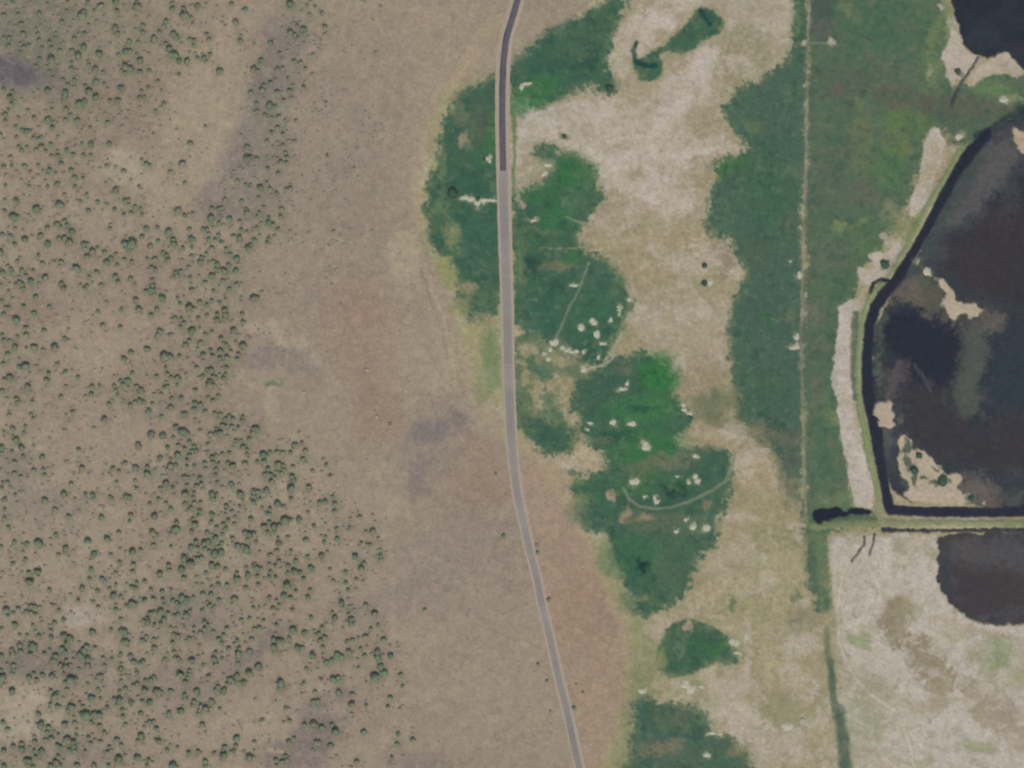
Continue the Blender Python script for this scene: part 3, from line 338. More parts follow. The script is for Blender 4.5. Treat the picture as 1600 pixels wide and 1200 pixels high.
for _, (sl, m) in MEADOW: mm[sl] = np.maximum(mm[sl], m)
hal = np.clip(blur(mm, 4) * 2.2, 0, 1) * (1 - mm) * (X > 800)
put(full(hal * sm(-.35, .35, fbm(X, Y, 12, 4, 45, .7))), (128, 130, 95), .6)
# tones inside the meadows
G0 = C.copy()
mm = np.zeros((NY, NX), np.float32)
for _, (sl, m) in MEADOW: mm[sl] = np.maximum(mm[sl], m)
put(full(mm * sm(-.1, .7, MID)), (76, 104, 80), .55)
put(full(mm * sm(-.1, .6, -fbm(X, Y, 22, 3, 14)) * (X < 1120)), (52, 92, 74), .6)
for a in [(835, 145, 45, 26, -25, (58, 112, 70), .75), (920, 60, 40, 30, -40, (76, 104, 80), .5), (745, 200, 20, 50, 10, (82, 98, 80), .6), (765, 215, 9, 30, 0, (60, 114, 66), .6),
          (725, 222, 7, 11, 10, (140, 133, 104), .8), (715, 153, 12, 9, 0, (112, 122, 92), .6), (708, 370, 14, 30, -20, (140, 142, 96), .6), (690, 330, 12, 24, 0, (104, 122, 84), .6),
          (700, 425, 16, 22, -20, (137, 140, 95), .8), (728, 455, 11, 17, 0, (146, 134, 103), .75), (720, 485, 16, 14, 0, (138, 136, 98), .7), (742, 497, 24, 8, 0, (140, 134, 100), .6), (722, 178, 12, 18, 10, (108, 118, 90), .55), (690, 260, 9, 30, 5, (104, 124, 84), .5), (765, 500, 10, 12, 0, (145, 131, 100), .7), (745, 470, 30, 14, 0, (88, 112, 78), .5),
          (768, 560, 13, 50, 0, (104, 124, 88), .75), (750, 600, 9, 30, 0, (120, 132, 92), .6), (755, 250, 18, 25, 0, (54, 104, 72), .5), (742, 380, 26, 50, 0, (60, 98, 80), .6),
          (895, 270, 30, 26, 0, (54, 110, 68), .8), (850, 305, 36, 18, 0, (58, 108, 68), .6), (900, 315, 24, 22, 0, (78, 112, 80), .5), (870, 345, 24, 20, 0, (58, 118, 70), .6),
          (840, 262, 22, 14, 0, (150, 143, 115), .8), (834, 344, 9, 4, 0, (150, 138, 112), .7), (812, 318, 6, 12, 0, (156, 142, 118), .8), (845, 360, 34, 6, 0, (94, 112, 82), .5),
          (900, 386, 40, 3, 0, (122, 126, 100), .5), (860, 415, 34, 9, 0, (98, 108, 82), .6), (833, 410, 12, 13, 20, (44, 78, 70), .8), (880, 415, 24, 9, 0, (118, 118, 90), .55), (845, 452, 14, 7, 0, (105, 116, 88), .6),
          (850, 480, 38, 38, 0, (58, 100, 80), .6), (940, 445, 34, 34, 0, (70, 104, 82), .6), (930, 500, 40, 40, 0, (58, 102, 76), .7), (815, 420, 8, 60, 0, (84, 112, 78), .5),
          (890, 560, 26, 14, 0, (140, 134, 104), .75), (855, 560, 18, 12, 0, (120, 124, 94), .7), (845, 578, 14, 10, 0, (70, 102, 78), .8), (868, 600, 16, 12, 0, (152, 140, 110), .8),
          (1030, 585, 32, 30, 10, (52, 116, 64), .85), (1005, 640, 50, 22, 0, (60, 118, 70), .7), (1010, 700, 60, 34, 0, (56, 112, 68), .7), (930, 605, 34, 18, 0, (64, 96, 78), .6),
          (975, 575, 22, 10, 0, (92, 104, 84), .5), (1000, 640, 22, 6, 0, (46, 80, 66), .6), (960, 685, 40, 10, 0, (48, 86, 68), .6),
          (1050, 720, 60, 12, -12, (108, 110, 88), .7), (1056, 765, 22, 13, 0, (44, 70, 62), .85), (1105, 728, 30, 22, 0, (62, 94, 76), .6), (1000, 735, 22, 14, 0, (92, 104, 80), .5),
          (1040, 818, 80, 18, 0, (96, 106, 82), .6), (955, 775, 9, 8, 0, (156, 140, 112), .8), (976, 806, 9, 12, 0, (146, 132, 104), .7), (1010, 808, 14, 6, 0, (142, 126, 98), .7), (1100, 788, 9, 8, 0, (136, 122, 96), .6),
          (900, 740, 18, 4, 0, (60, 92, 74), .6), (905, 790, 16, 14, 0, (140, 132, 96), .7), (925, 800, 30, 22, 0, (62, 98, 80), .6), (990, 870, 46, 34, 0, (60, 104, 74), .7), (1001, 883, 9, 9, 0, (34, 66, 58), .9),
          (1040, 890, 20, 30, 0, (84, 108, 82), .5), (1000, 940, 30, 18, 0, (64, 100, 78), .5), (1000, 936, 10, 6, 0, (140, 128, 100), .6), (1060, 840, 30, 18, 0, (74, 104, 78), .5),
          (1073, 1015, 6, 22, 10, (112, 124, 90), .6), (1080, 981, 6, 7, 0, (158, 140, 112), .85), (1060, 1020, 16, 16, 0, (84, 106, 84), .5), (1110, 1010, 30, 20, 0, (58, 102, 70), .6), (1035, 1022, 9, 16, 0, (118, 132, 84), .7),
          (1030, 1170, 34, 12, -8, (112, 112, 88), .8), (1000, 1120, 9, 34, 0, (56, 94, 80), .7), (1055, 1125, 45, 16, 0, (86, 106, 78), .5), (1150, 1172, 12, 10, 0, (122, 118, 90), .7), (1130, 1200, 30, 20, 0, (66, 104, 78), .6),
          # belt left of the track
          (1200, 300, 40, 70, 0, (64, 102, 76), .6), (1215, 560, 50, 90, 0, (72, 98, 82), .6), (1185, 470, 20, 40, 0, (70, 96, 80), .5), (1180, 400, 20, 30, 0, (76, 96, 76), .5), (1200, 620, 50, 40, 0, (64, 100, 76), .5),
          (1215, 680, 40, 20, 20, (110, 108, 86), .6), (1235, 730, 16, 60, 0, (84, 96, 82), .6), (1145, 640, 14, 30, 0, (120, 118, 92), .6), (1248, 30, 7, 60, 0, (50, 92, 68), .7),
          # mottled meadow right of the track
          (1283, 25, 18, 38, 0, (70, 82, 80), .85), (1284, 48, 16, 14, 0, (100, 94, 92), .7), (1370, 40, 60, 50, 0, (72, 102, 80), .8), (1440, 30, 40, 40, 0, (84, 106, 80), .6), (1322, 15, 12, 12, 0, (120, 128, 92), .6), (1455, 90, 18, 45, 10, (112, 126, 88), .8),
          (1475, 40, 20, 30, 10, (104, 120, 84), .7), (1400, 110, 40, 22, 0, (88, 102, 86), .6), (1330, 140, 40, 24, 0, (88, 92, 84), .6), (1310, 145, 9, 8, 0, (110, 92, 84), .7), (1448, 112, 4, 11, 0, (152, 150, 116), .8),
          (1420, 150, 70, 11, 8, (96, 92, 80), .75), (1400, 165, 14, 12, 0, (110, 92, 84), .6), (1520, 165, 60, 18, 5, (96, 92, 80), .8), (1460, 175, 40, 12, 20, (92, 88, 78), .7), (1345, 160, 10, 9, 0, (106, 124, 80), .6),
          (1415, 195, 34, 24, 0, (94, 118, 72), .75), (1390, 260, 24, 34, 10, (82, 114, 74), .8), (1410, 230, 20, 16, 0, (118, 124, 74), .6), (1345, 225, 16, 50, 0, (112, 122, 82), .6), (1325, 235, 9, 14, 0, (100, 96, 84), .6),
          (1340, 215, 8, 7, 0, (130, 112, 96), .6), (1290, 290, 30, 34, 0, (88, 98, 86), .6), (1340, 300, 24, 20, 0, (104, 96, 88), .6), (1312, 355, 10, 11, -20, (134, 142, 92), .75), (1346, 348, 9, 7, 0, (128, 142, 84), .75),
          (1355, 380, 24, 24, 0, (84, 110, 74), .6), (1300, 400, 26, 20, 0, (104, 104, 92), .6), (1272, 487, 17, 22, 0, (118, 106, 96), .7), (1300, 540, 24, 30, 0, (72, 92, 78), .6), (1310, 440, 26, 22, 0, (74, 100, 72), .5),
          (1290, 640, 20, 30, 0, (98, 116, 82), .7), (1272, 610, 5, 34, 0, (116, 106, 96), .6), (1290, 720, 26, 34, 0, (86, 108, 82), .6), (1300, 655, 10, 9, 0, (134, 142, 98), .6), (1310, 780, 30, 12, 0, (120, 130, 94), .75), (1285, 700, 14, 60, 0, (76, 102, 80), .5),
          (1390, 330, 16, 16, 0, (146, 136, 110), .6), (1415, 350, 20, 18, 0, (112, 124, 84), .7), (1550, 137, 30, 14, 0, (104, 128, 84), .85), (1585, 155, 14, 8, 0, (142, 146, 104), .7), (1500, 215, 30, 14, 0, (78, 88, 76), .7), (1540, 190, 34, 10, -15, (88, 92, 76), .6),
          (1275, 845, 26, 14, 0, (126, 130, 94), .5)]:
    put(blob(*a[:5], .5, 8, 5), a[5], a[6])
for k in range(150):                                                 # tufts, rushes and drier pockets
    r = np.random.default_rng(200 + k); cx = r.uniform(665, 1480); cy = r.uniform(-10, 1210); q = r.uniform(3, 12)
    sl, m = blob(cx, cy, q, q * r.uniform(.4, 1), r.uniform(0, 180), .6, 8, 5)
    put((sl, m * mm[sl]), [(92, 112, 84), (54, 88, 72), (72, 114, 74), (100, 108, 84)][k % 4], r.uniform(.25, .6))
for k in range(90):                                                  # sedge beds, drier humps and wet hollows
    r = np.random.default_rng(900 + k); cx = r.uniform(670, 1250); cy = r.uniform(-10, 1210); q = r.uniform(9, 26)
    sl, m = blob(cx, cy, q, q * r.uniform(.25, .8), r.uniform(-30, 30), .35, 16, 8)
    put((sl, m * mm[sl]), [(92, 108, 86), (48, 84, 70), (64, 112, 68), (104, 112, 84), (56, 92, 78), (84, 112, 78)][k % 6], r.uniform(.35, .7))
put(full(mm * sm(.2, .45, fbm(X * 1.6, Y * .5, 12, 4, 51, .7)) * (X > 1110) * (X < 1262)), (84, 106, 84), .4)
put(full(mm * sm(.18, .42, fbm(X, Y, 11, 4, 15, .7)) * (X < 1245)), (50, 86, 70), .45)
put(full(mm * sm(.22, .5, fbm(X, Y, 13, 4, 16, .7))), (94, 116, 88), .5)
put(full(mm * sm(.3, .6, fbm(X, Y * .6, 7, 3, 17, .7)) * (X < 1180)), (66, 116, 72), .4)
put(full(mm * sm(.15, .45, fbm(X, Y, 16, 4, 18, .7)) * (X > 1262)), (112, 110, 88), .6)
put(full(mm * sm(.2, .5, fbm(X, Y, 9, 4, 55, .75)) * (X > 1262)), (72, 84, 78), .55)
put(full(mm * sm(.25, .5, fbm(X, Y * 1.8, 12, 4, 56, .75)) * (X > 1262) * (Y < 260)), (104, 94, 84), .55)
put(full(mm * sm(.15, .45, fbm(X, Y, 20, 4, 19, .7)) * (X > 1262)), (66, 90, 76), .5)
mean = np.array((68, 100, 79), np.float32)
kf = (1 + .30 * mm * (X < 1262) - .12 * mm * (X >= 1262))[..., None]
C[:] = mean + (C - mean) * kf * (mm[..., None] > .02) + (C - mean) * (mm[..., None] <= .02)
lum = C.mean(-1, keepdims=True); C[:] = C + (lum - C) * (.16 * mm * (X < 1262))[..., None]
inner = mm * np.clip((1 - blur(mm, 5)) * 2.3, 0, 1) * (X < 1262)
put(full(inner * sm(-.15, .4, fbm(X, Y, 9, 4, 53, .75))), (116, 122, 90), .75)
put(full(inner * sm(.15, .5, fbm(X, Y, 11, 4, 54, .75))), (146, 138, 108), .7)
# ditch and green drains
put(line([(1284, 850), (1288, 900), (1290, 948)], 17, 5), (102, 118, 88), .75)
put(line([(1291, 925), (1291, 948)], 12, 5), (80, 102, 82), .7)
put(line([(1290, 985), (1293, 1030)], 11, 4), (92, 104, 82), .7)
put(line([(1298, 1035), (1302, 1080), (1308, 1120)], 12, 3), (78, 98, 78), .9)
put(line([(1311, 1110), (1318, 1160), (1322, 1230), (1330, 1400)], 20, 5), (76, 94, 78), .9)
put(blob(1245, 935, 6, 12), (98, 112, 84), .7, None); put(blob(1146, 938, 6, 12), (100, 112, 84), .8)
put(line([(801, 165), (803, 230), (803, 300)], 5, 2), (84, 112, 80), .8)
put(line([(995, 66), (989, 80), (993, 96), (1008, 103), (1025, 102)], 7, 2.5), (36, 66, 62), .9)
put(line([(1096, 18), (1102, 28), (1107, 38)], 9, 3), (36, 66, 62), .9)
put(blob(952, 138, 9, 9), (74, 96, 76), .7); put(blob(882, 214, 6, 6), (120, 124, 94), .8)

# bare strips by the ponds
PALE = (181, 171, 161)
salt([(1310, 478), (1330, 470), (1356, 474), (1354, 484), (1336, 490), (1330, 520), (1327, 560), (1332, 600), (1337, 625), (1346, 680), (1355, 720), (1362, 760), (1366, 796), (1336, 792), (1325, 740), (1316, 690), (1308, 640), (1301, 600), (1302, 560), (1310, 520)], PALE, .95, 3, 3, .8)
salt([(1457, 198), (1468, 203), (1476, 225), (1470, 252), (1456, 292), (1438, 330), (1424, 345), (1416, 350), (1424, 310), (1436, 280), (1440, 240)], PALE, .95, 3, 3, .8)
salt([(1356, 394), (1372, 390), (1380, 396), (1388, 386), (1406, 378), (1404, 396), (1396, 425), (1388, 436), (1366, 440), (1355, 450), (1344, 442), (1335, 420), (1342, 414), (1362, 424), (1362, 408)], (178, 167, 155), .95, 3, 5, 1)
salt([(1404, 330), (1424, 325), (1418, 345), (1400, 352), (1388, 350)], (160, 150, 134), .6, 5, 4, 1.5)
salt([(1463, 0), (1480, 12), (1494, 45), (1500, 60), (1508, 82), (1532, 86), (1524, 104), (1506, 124), (1488, 132), (1476, 118), (1473, 82), (1488, 55), (1478, 20), (1462, 8)], (178, 168, 155), .95, 3, 5, 1)
salt([(1508, 136), (1524, 106), (1546, 92), (1572, 86), (1592, 98), (1602, 118), (1590, 124), (1570, 114), (1545, 118), (1528, 128), (1520, 140)], (176, 163, 143), .92, 3, 5, 1)
put(blob(1497, 112, 6, 8), (100, 106, 92), .8); put(blob(1567, 100, 10, 5), (128, 122, 100), .7)
put(blob(1382, 414, 9, 8), (88, 98, 82), .8); put(blob(1500, 210, 9, 6), (146, 148, 130), .6)
for (x, y, rx, ry) in [(1256, 66, 7, 6), (1300, 64, 6, 7), (1388, 380, 8, 5), (1380, 370, 6, 4)]:
    put(blob(x, y, rx, ry, 0, .4, 3, 3), (172, 160, 146), .85)
put(line([(1262, 66), (1298, 68)], 3, 1.5), (128, 132, 110), .7)
# dykes: green-topped banks
DYKE_W = [(1500, 236), (1475, 280), (1445, 328), (1420, 375), (1402, 412), (1386, 440), (1362, 462), (1350, 492), (1344, 540), (1341, 600), (1346, 650), (1356, 700), (1366, 750), (1374, 790), (1378, 822)]
DYKE_S = [(1268, 822), (1330, 818), (1378, 818), (1450, 817), (1540, 817), (1640, 818), (2400, 822)]
put(line([(1337, 492), (1335, 560), (1338, 620)], 10, 3), (66, 88, 72), .8)
put(line(DYKE_W, 10, 2), (116, 130, 90), .9)
put(line(DYKE_W[6:], 3, 1.5), (142, 150, 112), .5)
put(line(DYKE_S, 12, 3), (118, 126, 92), .9)
put(line([(1380, 816), (1580, 816)], 4, 2), (138, 138, 108), .5)
put(line([(1374, 790), (1378, 818)], 12, 4), (150, 144, 118), .7)

# ------------------------------------------------------------------ water bodies
WATER = []          # name, label, sl, mask, colour
def body(name, label, m, rgb):
    put(m, rgb, .98); WATER.append((name, label, m))
NAVY = (43, 46, 58)
body('pond', 'dark pond in the upper right corner', poly([(1482, -500), (1490, 15), (1500, 40), (1506, 74), (1524, 84), (1545, 90), (1573, 80), (1588, 94), (1602, 112), (1640, 114), (2600, 120), (2600, -500)], 3, 3, .8), (45, 49, 58))
body('pond', 'large shallow pond with brown mats and pale islets', poly([(1545, 206), (1562, 198), (1600, 172), (1640, 160), (2600, 150), (2600, 795), (1560, 795), (1535, 788), (1500, 785), (1425, 783), (1395, 770), (1386, 740), (1378, 690), (1366, 640), (1362, 600), (1364, 540), (1372, 500), (1392, 470), (1408, 440), (1428, 410), (1450, 370), (1478, 316), (1505, 262)], 3, 3, .8), (56, 60, 66))
body('canal', 'dark water channel running down beside the dyke', line([(1520, 234), (1505, 254), (1474, 308), (1447, 360), (1422, 402), (1403, 436), (1383, 460), (1368, 480), (1360, 505), (1355, 560), (1356, 610), (1366, 660), (1376, 720), (1384, 770), (1392, 796), (1450, 800), (1520, 800), (1640, 797), (2600, 797)], 16.5, 1.6, 1, 1, .5), NAVY)
body('pond', 'small ink-dark pool against the south dyke', poly([(1270, 802), (1282, 795), (1308, 792), (1320, 801), (1338, 792), (1364, 796), (1366, 804), (1330, 805), (1300, 812), (1276, 818), (1268, 812)], 2, 3, .6), (34, 38, 52))
body('pond', 'grey-brown pond below the south dyke', poly([(1467, 838), (1500, 832), (1640, 830), (2600, 836), (2600, 974), (1530, 976), (1508, 964), (1480, 932), (1466, 908), (1468, 880)], 4.5, 6, .8), (64, 62, 65))
body('dark_strip', 'narrow dark strip along the south dyke foot', line([(1380, 828), (1440, 829), (1520, 828), (1640, 827)], 6, 1.6, 1, 2), (52, 56, 62))  # narrow dark line along the dyke foot, built as a flat sheet
put(line([(1530, 218), (1552, 202), (1578, 188), (1606, 168), (1640, 148)], 15, 3, 3, 3), (50, 62, 64), .9)
body('canal', 'narrow upper end of the dark channel', line([(1545, 205), (1532, 219), (1519, 235)], 8, 1.5, 1, 1.5), NAVY)
body('creek', 'thin dark creek joining the upper pond', line([(1528, 90), (1514, 112), (1502, 128), (1492, 146), (1487, 165)], 4.2, 1.5, 1, 1.5), (74, 80, 80))
body('creek', 'curled dark inlet west of the canal', line([(1400, 440), (1384, 436), (1372, 437), (1364, 444), (1359, 456)], 4.2, 1.4, 1, 1.5), (44, 48, 58))
body('creek', 'thin dark outflow curving below the dyke', line([(1352, 838), (1350, 850), (1340, 866), (1330, 876)], 3.6, 1.3, .5, 1.5), (84, 84, 78))
body('creek', 'short dark outflow under the dyke corner', line([(1367, 834), (1365, 848), (1358, 866)], 3.6, 1.3, .5, 1.5), (84, 84, 78))
wm = np.zeros((NY, NX), np.float32)
for *_, (sl, m) in WATER: wm[sl] = np.maximum(wm[sl], m)
# tones in the water: mats, silt, deeper parts
for a in [(1450, 540, 60, 44, 15, (42, 46, 57), .9), (1420, 520, 40, 30, 0, (42, 46, 57), .7), (1500, 600, 70, 60, 0, (57, 57, 61), .6), (1545, 410, 70, 90, 0, (60, 56, 60), .7), (1460, 360, 30, 50, 25, (62, 68, 72), .6),
          (1560, 245, 26, 44, 25, (94, 88, 86), .75), (1525, 290, 24, 40, 35, (84, 84, 84), .7), (1505, 340, 30, 14, -20, (82, 84, 86), .6), (1585, 290, 20, 40, 30, (52, 52, 60), .7), (1500, 270, 10, 50, 40, (60, 74, 70), .6),
          (1475, 400, 22, 16, 0, (74, 78, 80), .7), (1430, 462, 52, 16, 18, (102, 92, 82), .95), (1400, 455, 24, 12, 10, (98, 90, 80), .8), (1450, 445, 30, 10, 30, (78, 82, 72), .7), (1480, 482, 26, 14, 30, (108, 98, 84), .8),
          (1545, 500, 34, 18, 30, (96, 90, 84), .8), (1515, 560, 22, 60, 5, (80, 84, 78), .8), (1513, 620, 20, 32, 10, (80, 84, 76), .8), (1570, 560, 24, 60, 0, (50, 56, 64), .7), (1590, 470, 24, 40, 0, (50, 54, 62), .7),
          (1410, 590, 30, 20, 30, (52, 52, 62), .7), (1400, 590, 8, 26, 20, (88, 80, 82), .7), (1440, 590, 5, 26, -25, (74, 72, 76), .6), (1470, 640, 40, 40, 0, (58, 57, 61), .6), (1385, 610, 9, 34, 0, (88, 82, 80), .8), (1400, 640, 6, 40, 0, (70, 76, 80), .7),
          (1560, 620, 30, 60, 0, (48, 56, 64), .6), (1560, 700, 60, 40, 0, (59, 57, 61), .6), (1520, 690, 40, 16, 30, (60, 60, 64), .5), (1525, 768, 40, 16, 20, (98, 90, 86), .85), (1595, 775, 24, 10, 0, (84, 92, 84), .6), (1565, 730, 40, 12, 10, (62, 62, 66), .6),
          (1385, 690, 9, 34, 0, (92, 92, 88), .8), (1392, 720, 10, 30, 0, (66, 70, 76), .7), (1372, 575, 5, 40, 5, (92, 104, 86), .6), (1375, 510, 7, 30, 8, (84, 96, 82), .6),
          (1540, 920, 40, 26, 0, (64, 59, 61), .6), (1500, 870, 40, 20, 0, (80, 76, 76), .6), (1575, 880, 50, 22, 0, (74, 74, 76), .6), (1560, 962, 40, 10, 0, (80, 80, 82), .6), (1480, 895, 9, 40, -10, (58, 66, 70), .7),
          (1560, 40, 60, 40, 0, (46, 50, 60), .6), (1540, 60, 30, 20, 0, (54, 62, 68), .6), (1590, 85, 24, 20, 0, (60, 62, 68), .6)]:
    sl, m = blob(*a[:5], .4, 14, 8)
    put((sl, m * wm[sl]), a[5], a[6])
put(full(wm * sm(.05, .35, fbm(X, Y, 34, 5, 21, .65)) * (X > 1395)), (54, 60, 68), .5)
put(full(wm * sm(.1, .35, fbm(X, Y, 20, 5, 22, .65)) * (X > 1405) * (Y > 180)), (84, 80, 80), .4)
def wput(pts, rgb, s=.85, w=9, f=7, b=3.2):
    sl, m = poly(pts, w, f, b); put((sl, m * wm[sl]), rgb, s)
wput([(1560, 205), (1640, 180), (1640, 320), (1590, 330), (1560, 300), (1530, 345), (1490, 365), (1465, 380), (1470, 330), (1505, 280)], (74, 76, 80), .7)
wput([(1548, 232), (1582, 222), (1604, 240), (1580, 275), (1548, 300), (1530, 335), (1500, 348), (1470, 352), (1486, 325), (1512, 300), (1530, 262)], (94, 92, 91), .75)
wput([(1590, 260), (1640, 250), (1640, 330), (1600, 340), (1580, 300)], (50, 52, 60), .8)
wput([(1490, 372), (1540, 350), (1640, 320), (1640, 480), (1570, 478), (1530, 462), (1500, 440), (1470, 425), (1462, 400)], (61, 57, 61), .7)
wput([(1384, 502), (1425, 484), (1462, 508), (1508, 520), (1512, 552), (1500, 596), (1478, 612), (1440, 604), (1404, 566), (1388, 540)], (42, 46, 57), .9)
wput([(1385, 470), (1410, 446), (1432, 430), (1452, 446), (1472, 482), (1502, 506), (1540, 500), (1572, 488), (1566, 516), (1530, 528), (1504, 512), (1478, 508), (1448, 496), (1422, 478), (1396, 484)], (104, 96, 88), .85)
wput([(1502, 510), (1548, 500), (1552, 545), (1536, 585), (1542, 640), (1512, 662), (1496, 632), (1506, 585), (1498, 545)], (84, 88, 82), .85)
wput([(1560, 520), (1640, 500), (1640, 640), (1570, 660), (1545, 630), (1556, 580)], (52, 60, 68), .75)
wput([(1400, 600), (1480, 620), (1510, 670), (1600, 640), (1640, 720), (1560, 745), (1480, 720), (1430, 690), (1405, 650)], (60, 57, 61), .65)
wput([(1470, 700), (1560, 740), (1640, 735), (1640, 775), (1560, 770), (1520, 740), (1480, 725)], (56, 62, 66), .7)
wput([(1500, 742), (1540, 748), (1572, 772), (1560, 786), (1528, 788), (1502, 764)], (102, 96, 90), .85)
wput([(1400, 660), (1420, 672), (1404, 690), (1408, 740), (1396, 735), (1392, 690)], (84, 88, 86), .7)
wput([(1500, 845), (1640, 838), (1640, 905), (1540, 890), (1490, 885), (1482, 860)], (84, 82, 84), .7)
wput([(1500, 900), (1580, 885), (1640, 910), (1600, 955), (1530, 962), (1505, 940)], (66, 61, 63), .7)
put((lambda q: (q[0], q[1] * wm[q[0]]))(line([(1530, 250), (1480, 330), (1440, 405), (1425, 425)], 22, 8, 6, 5)), (72, 80, 78), .7)
put(line([(1543, 208), (1505, 254), (1474, 308), (1447, 360), (1422, 402), (1403, 436), (1383, 460), (1368, 480), (1360, 505), (1355, 560), (1356, 610), (1366, 660), (1376, 720), (1384, 770), (1392, 796), (1450, 800), (1520, 800), (1640, 797)], 15, 3, 1, 1, .5), NAVY, .95)
# islets and mud spits stand out of the water
DRY = []
put((lambda q: (q[0], q[1] * wm[q[0]]))(line([(1404, 570), (1396, 590), (1384, 618)], 9, 3, 3, 4)), (90, 82, 84), .7)
put((lambda q: (q[0], q[1] * wm[q[0]]))(line([(1428, 572), (1446, 592), (1458, 612)], 6, 3, 3, 3)), (84, 82, 86), .6)
put((lambda q: (q[0], q[1] * wm[q[0]]))(line([(1470, 425), (1500, 455), (1560, 478), (1640, 500)], 24, 10, 8, 6)), (60, 68, 72), .5)
wput([(1436, 432), (1456, 440), (1466, 470), (1482, 500), (1462, 504), (1440, 480)], (82, 86, 74), .7, 6, 6, 1.5)
wput([(1536, 480), (1565, 490), (1572, 510), (1545, 520), (1528, 505)], (94, 90, 84), .8, 6, 6, 1.5)
def islet(label, pts, rgb=(178, 165, 144), w=3, f=6):
    m = poly(pts, w, f, .7); put(m, rgb, .95); DRY.append((label, m))
islet('branching pale islet in the big pond', [(1441, 414), (1453, 417), (1456, 432), (1478, 440), (1492, 455), (1493, 470), (1512, 474), (1518, 468), (1522, 476), (1538, 480), (1534, 488), (1526, 490), (1527, 500), (1512, 494), (1505, 484), (1496, 500), (1482, 496), (1472, 480), (1468, 470), (1477, 466), (1476, 456), (1462, 448), (1458, 434), (1443, 430)])
islet('pale block-shaped mud bank beside the canal', [(1369, 632), (1381, 628), (1386, 622), (1395, 630), (1397, 652), (1394, 670), (1381, 668), (1370, 664)], (176, 162, 142))
islet('hooked pale mud spit in the pond corner', [(1405, 690), (1409, 678), (1421, 674), (1424, 686), (1428, 702), (1436, 697), (1448, 712), (1468, 727), (1475, 742), (1492, 740), (1502, 740), (1503, 752), (1495, 762), (1512, 770), (1526, 774), (1525, 785), (1508, 787), (1450, 787), (1424, 781), (1407, 772), (1417, 757), (1405, 728)])
for q in [(1418, 698, 6, 14), (1419, 722, 6, 11), (1430, 742, 6, 16), (1471, 753, 14, 6), (1435, 712, 4, 6), (1462, 735, 5, 4), (1446, 745, 5, 4), (1414, 756, 4, 7)]:
    put(blob(*q, 0, .3, 3, 5), (74, 88, 74), .85)
islet('tiny pale mud tip east of the hooked spit', [(1533, 780), (1541, 778), (1542, 787), (1535, 787)])
islet('tan mud bank at the right edge of the photo', [(1582, 200), (1594, 206), (1640, 212), (1640, 246), (1592, 240), (1585, 225)], (176, 158, 134))
put(blob(1518, 778, 8, 7, 0, .3, 2, 3), (96, 108, 92), .8); put(blob(1405, 655, 5, 9), (120, 110, 98), .5)

# tracks worn into the ground
TR = []
def track(label, pts, width, rgb, s=.85, brk=None):
    m = line(pts, width, 1.2, 1.2, 1, .4)
    put(m, rgb, s, brk); TR.append((label, m))
track('straight pale vehicle track running north to south beside a fence line', [(1266, -300), (1264, 0), (1262, 60), (1262, 150), (1260, 240), (1257, 330), (1255, 430), (1252, 520), (1254, 640), (1256, 700), (1258, 800), (1262, 822)], 4.4, (124, 121, 106), .72, (22, -.75, -.1, 71))
put(line([(1262, 155), (1258, 250), (1256, 330), (1254, 430), (1252, 500)], 2.6, 1), (152, 144, 126), .7, (14, -.6, .2, 72))
put(line([(1264, 5), (1261, 60)], 3, 1), (138, 132, 112), .8)
put(line([(1254, 640), (1256, 700), (1259, 800)], 4, 1.5), (136, 138, 104), .6)
track('faint diagonal track crossing the roadside meadow', [(920, 410), (906, 450), (890, 480), (875, 515), (866, 534)], 3.4, (126, 128, 110), .75)
track('curved grey-green track looping round the mineral spots', [(975, 762), (984, 782), (1000, 792), (1025, 795), (1050, 793), (1080, 782), (1110, 768), (1135, 750), (1145, 727), (1148, 708)], 5, (118, 126, 106), .8)
track('short pale track ending at a white mineral spot', [(972, 520), (960, 545), (957, 562), (940, 572), (912, 579)], 3.6, (168, 160, 138), .8)
put(line([(885, 340), (905, 348), (932, 352)], 2.6, 1), (150, 150, 124), .7)
put(line([(840, 388), (920, 386)], 1.8, 1), (134, 136, 106), .5)
put(line([(812, 390), (813, 440)], 2, 1), (122, 134, 96), .5)
put(line([(1080, 228), (1150, 226), (1170, 232)], 3, 1.5), (172, 164, 142), .7)

# fine grain: dry plants, clods, tufts
put(full(UND * sm(-.6, .4, fbm(X, Y, 9, 3, 50))), (112, 118, 97), .62)
SPK = fbm(X, Y, 3.6, 2, 31); SPK2 = fbm(X, Y, 5.5, 2, 32)
west = 1 - EAST
belt = west * sm(-.3, .5, MID + .3)
put(full(west * sm(.25, .75, SPK) * (.5 + .5 * sm(-.3, .3, MID))), (122, 114, 102), .35)
put(full(west * sm(.25, .7, -SPK2)), (164, 148, 130), .28)
put(full(west * sm(.3, .7, fbm(X, Y, 14, 3, 33))), (156, 132, 117), .3)
dry = EAST * (1 - mm) * (1 - wm)
sal = np.zeros((NY, NX), np.float32)
for sl, m in SALT: sal[sl] = np.maximum(sal[sl], m)
dry = dry * (1 - .55 * sal)
grd = .25 + .75 * sm(-1, 8, C[..., 0] - C[..., 1])
dry = dry * grd
wsp = fbm(X + 26 * WX + 8 * FX, Y * 1.5 + 26 * WY, 46, 5, 46, .62)
put(full(EAST * grd * (1 - mm) * (1 - wm) * sm(.05, .4, wsp)), (180, 171, 158), .6)
put(full(EAST * grd * (1 - mm) * (1 - wm) * sm(.12, .45, -wsp)), (146, 137, 108), .55)
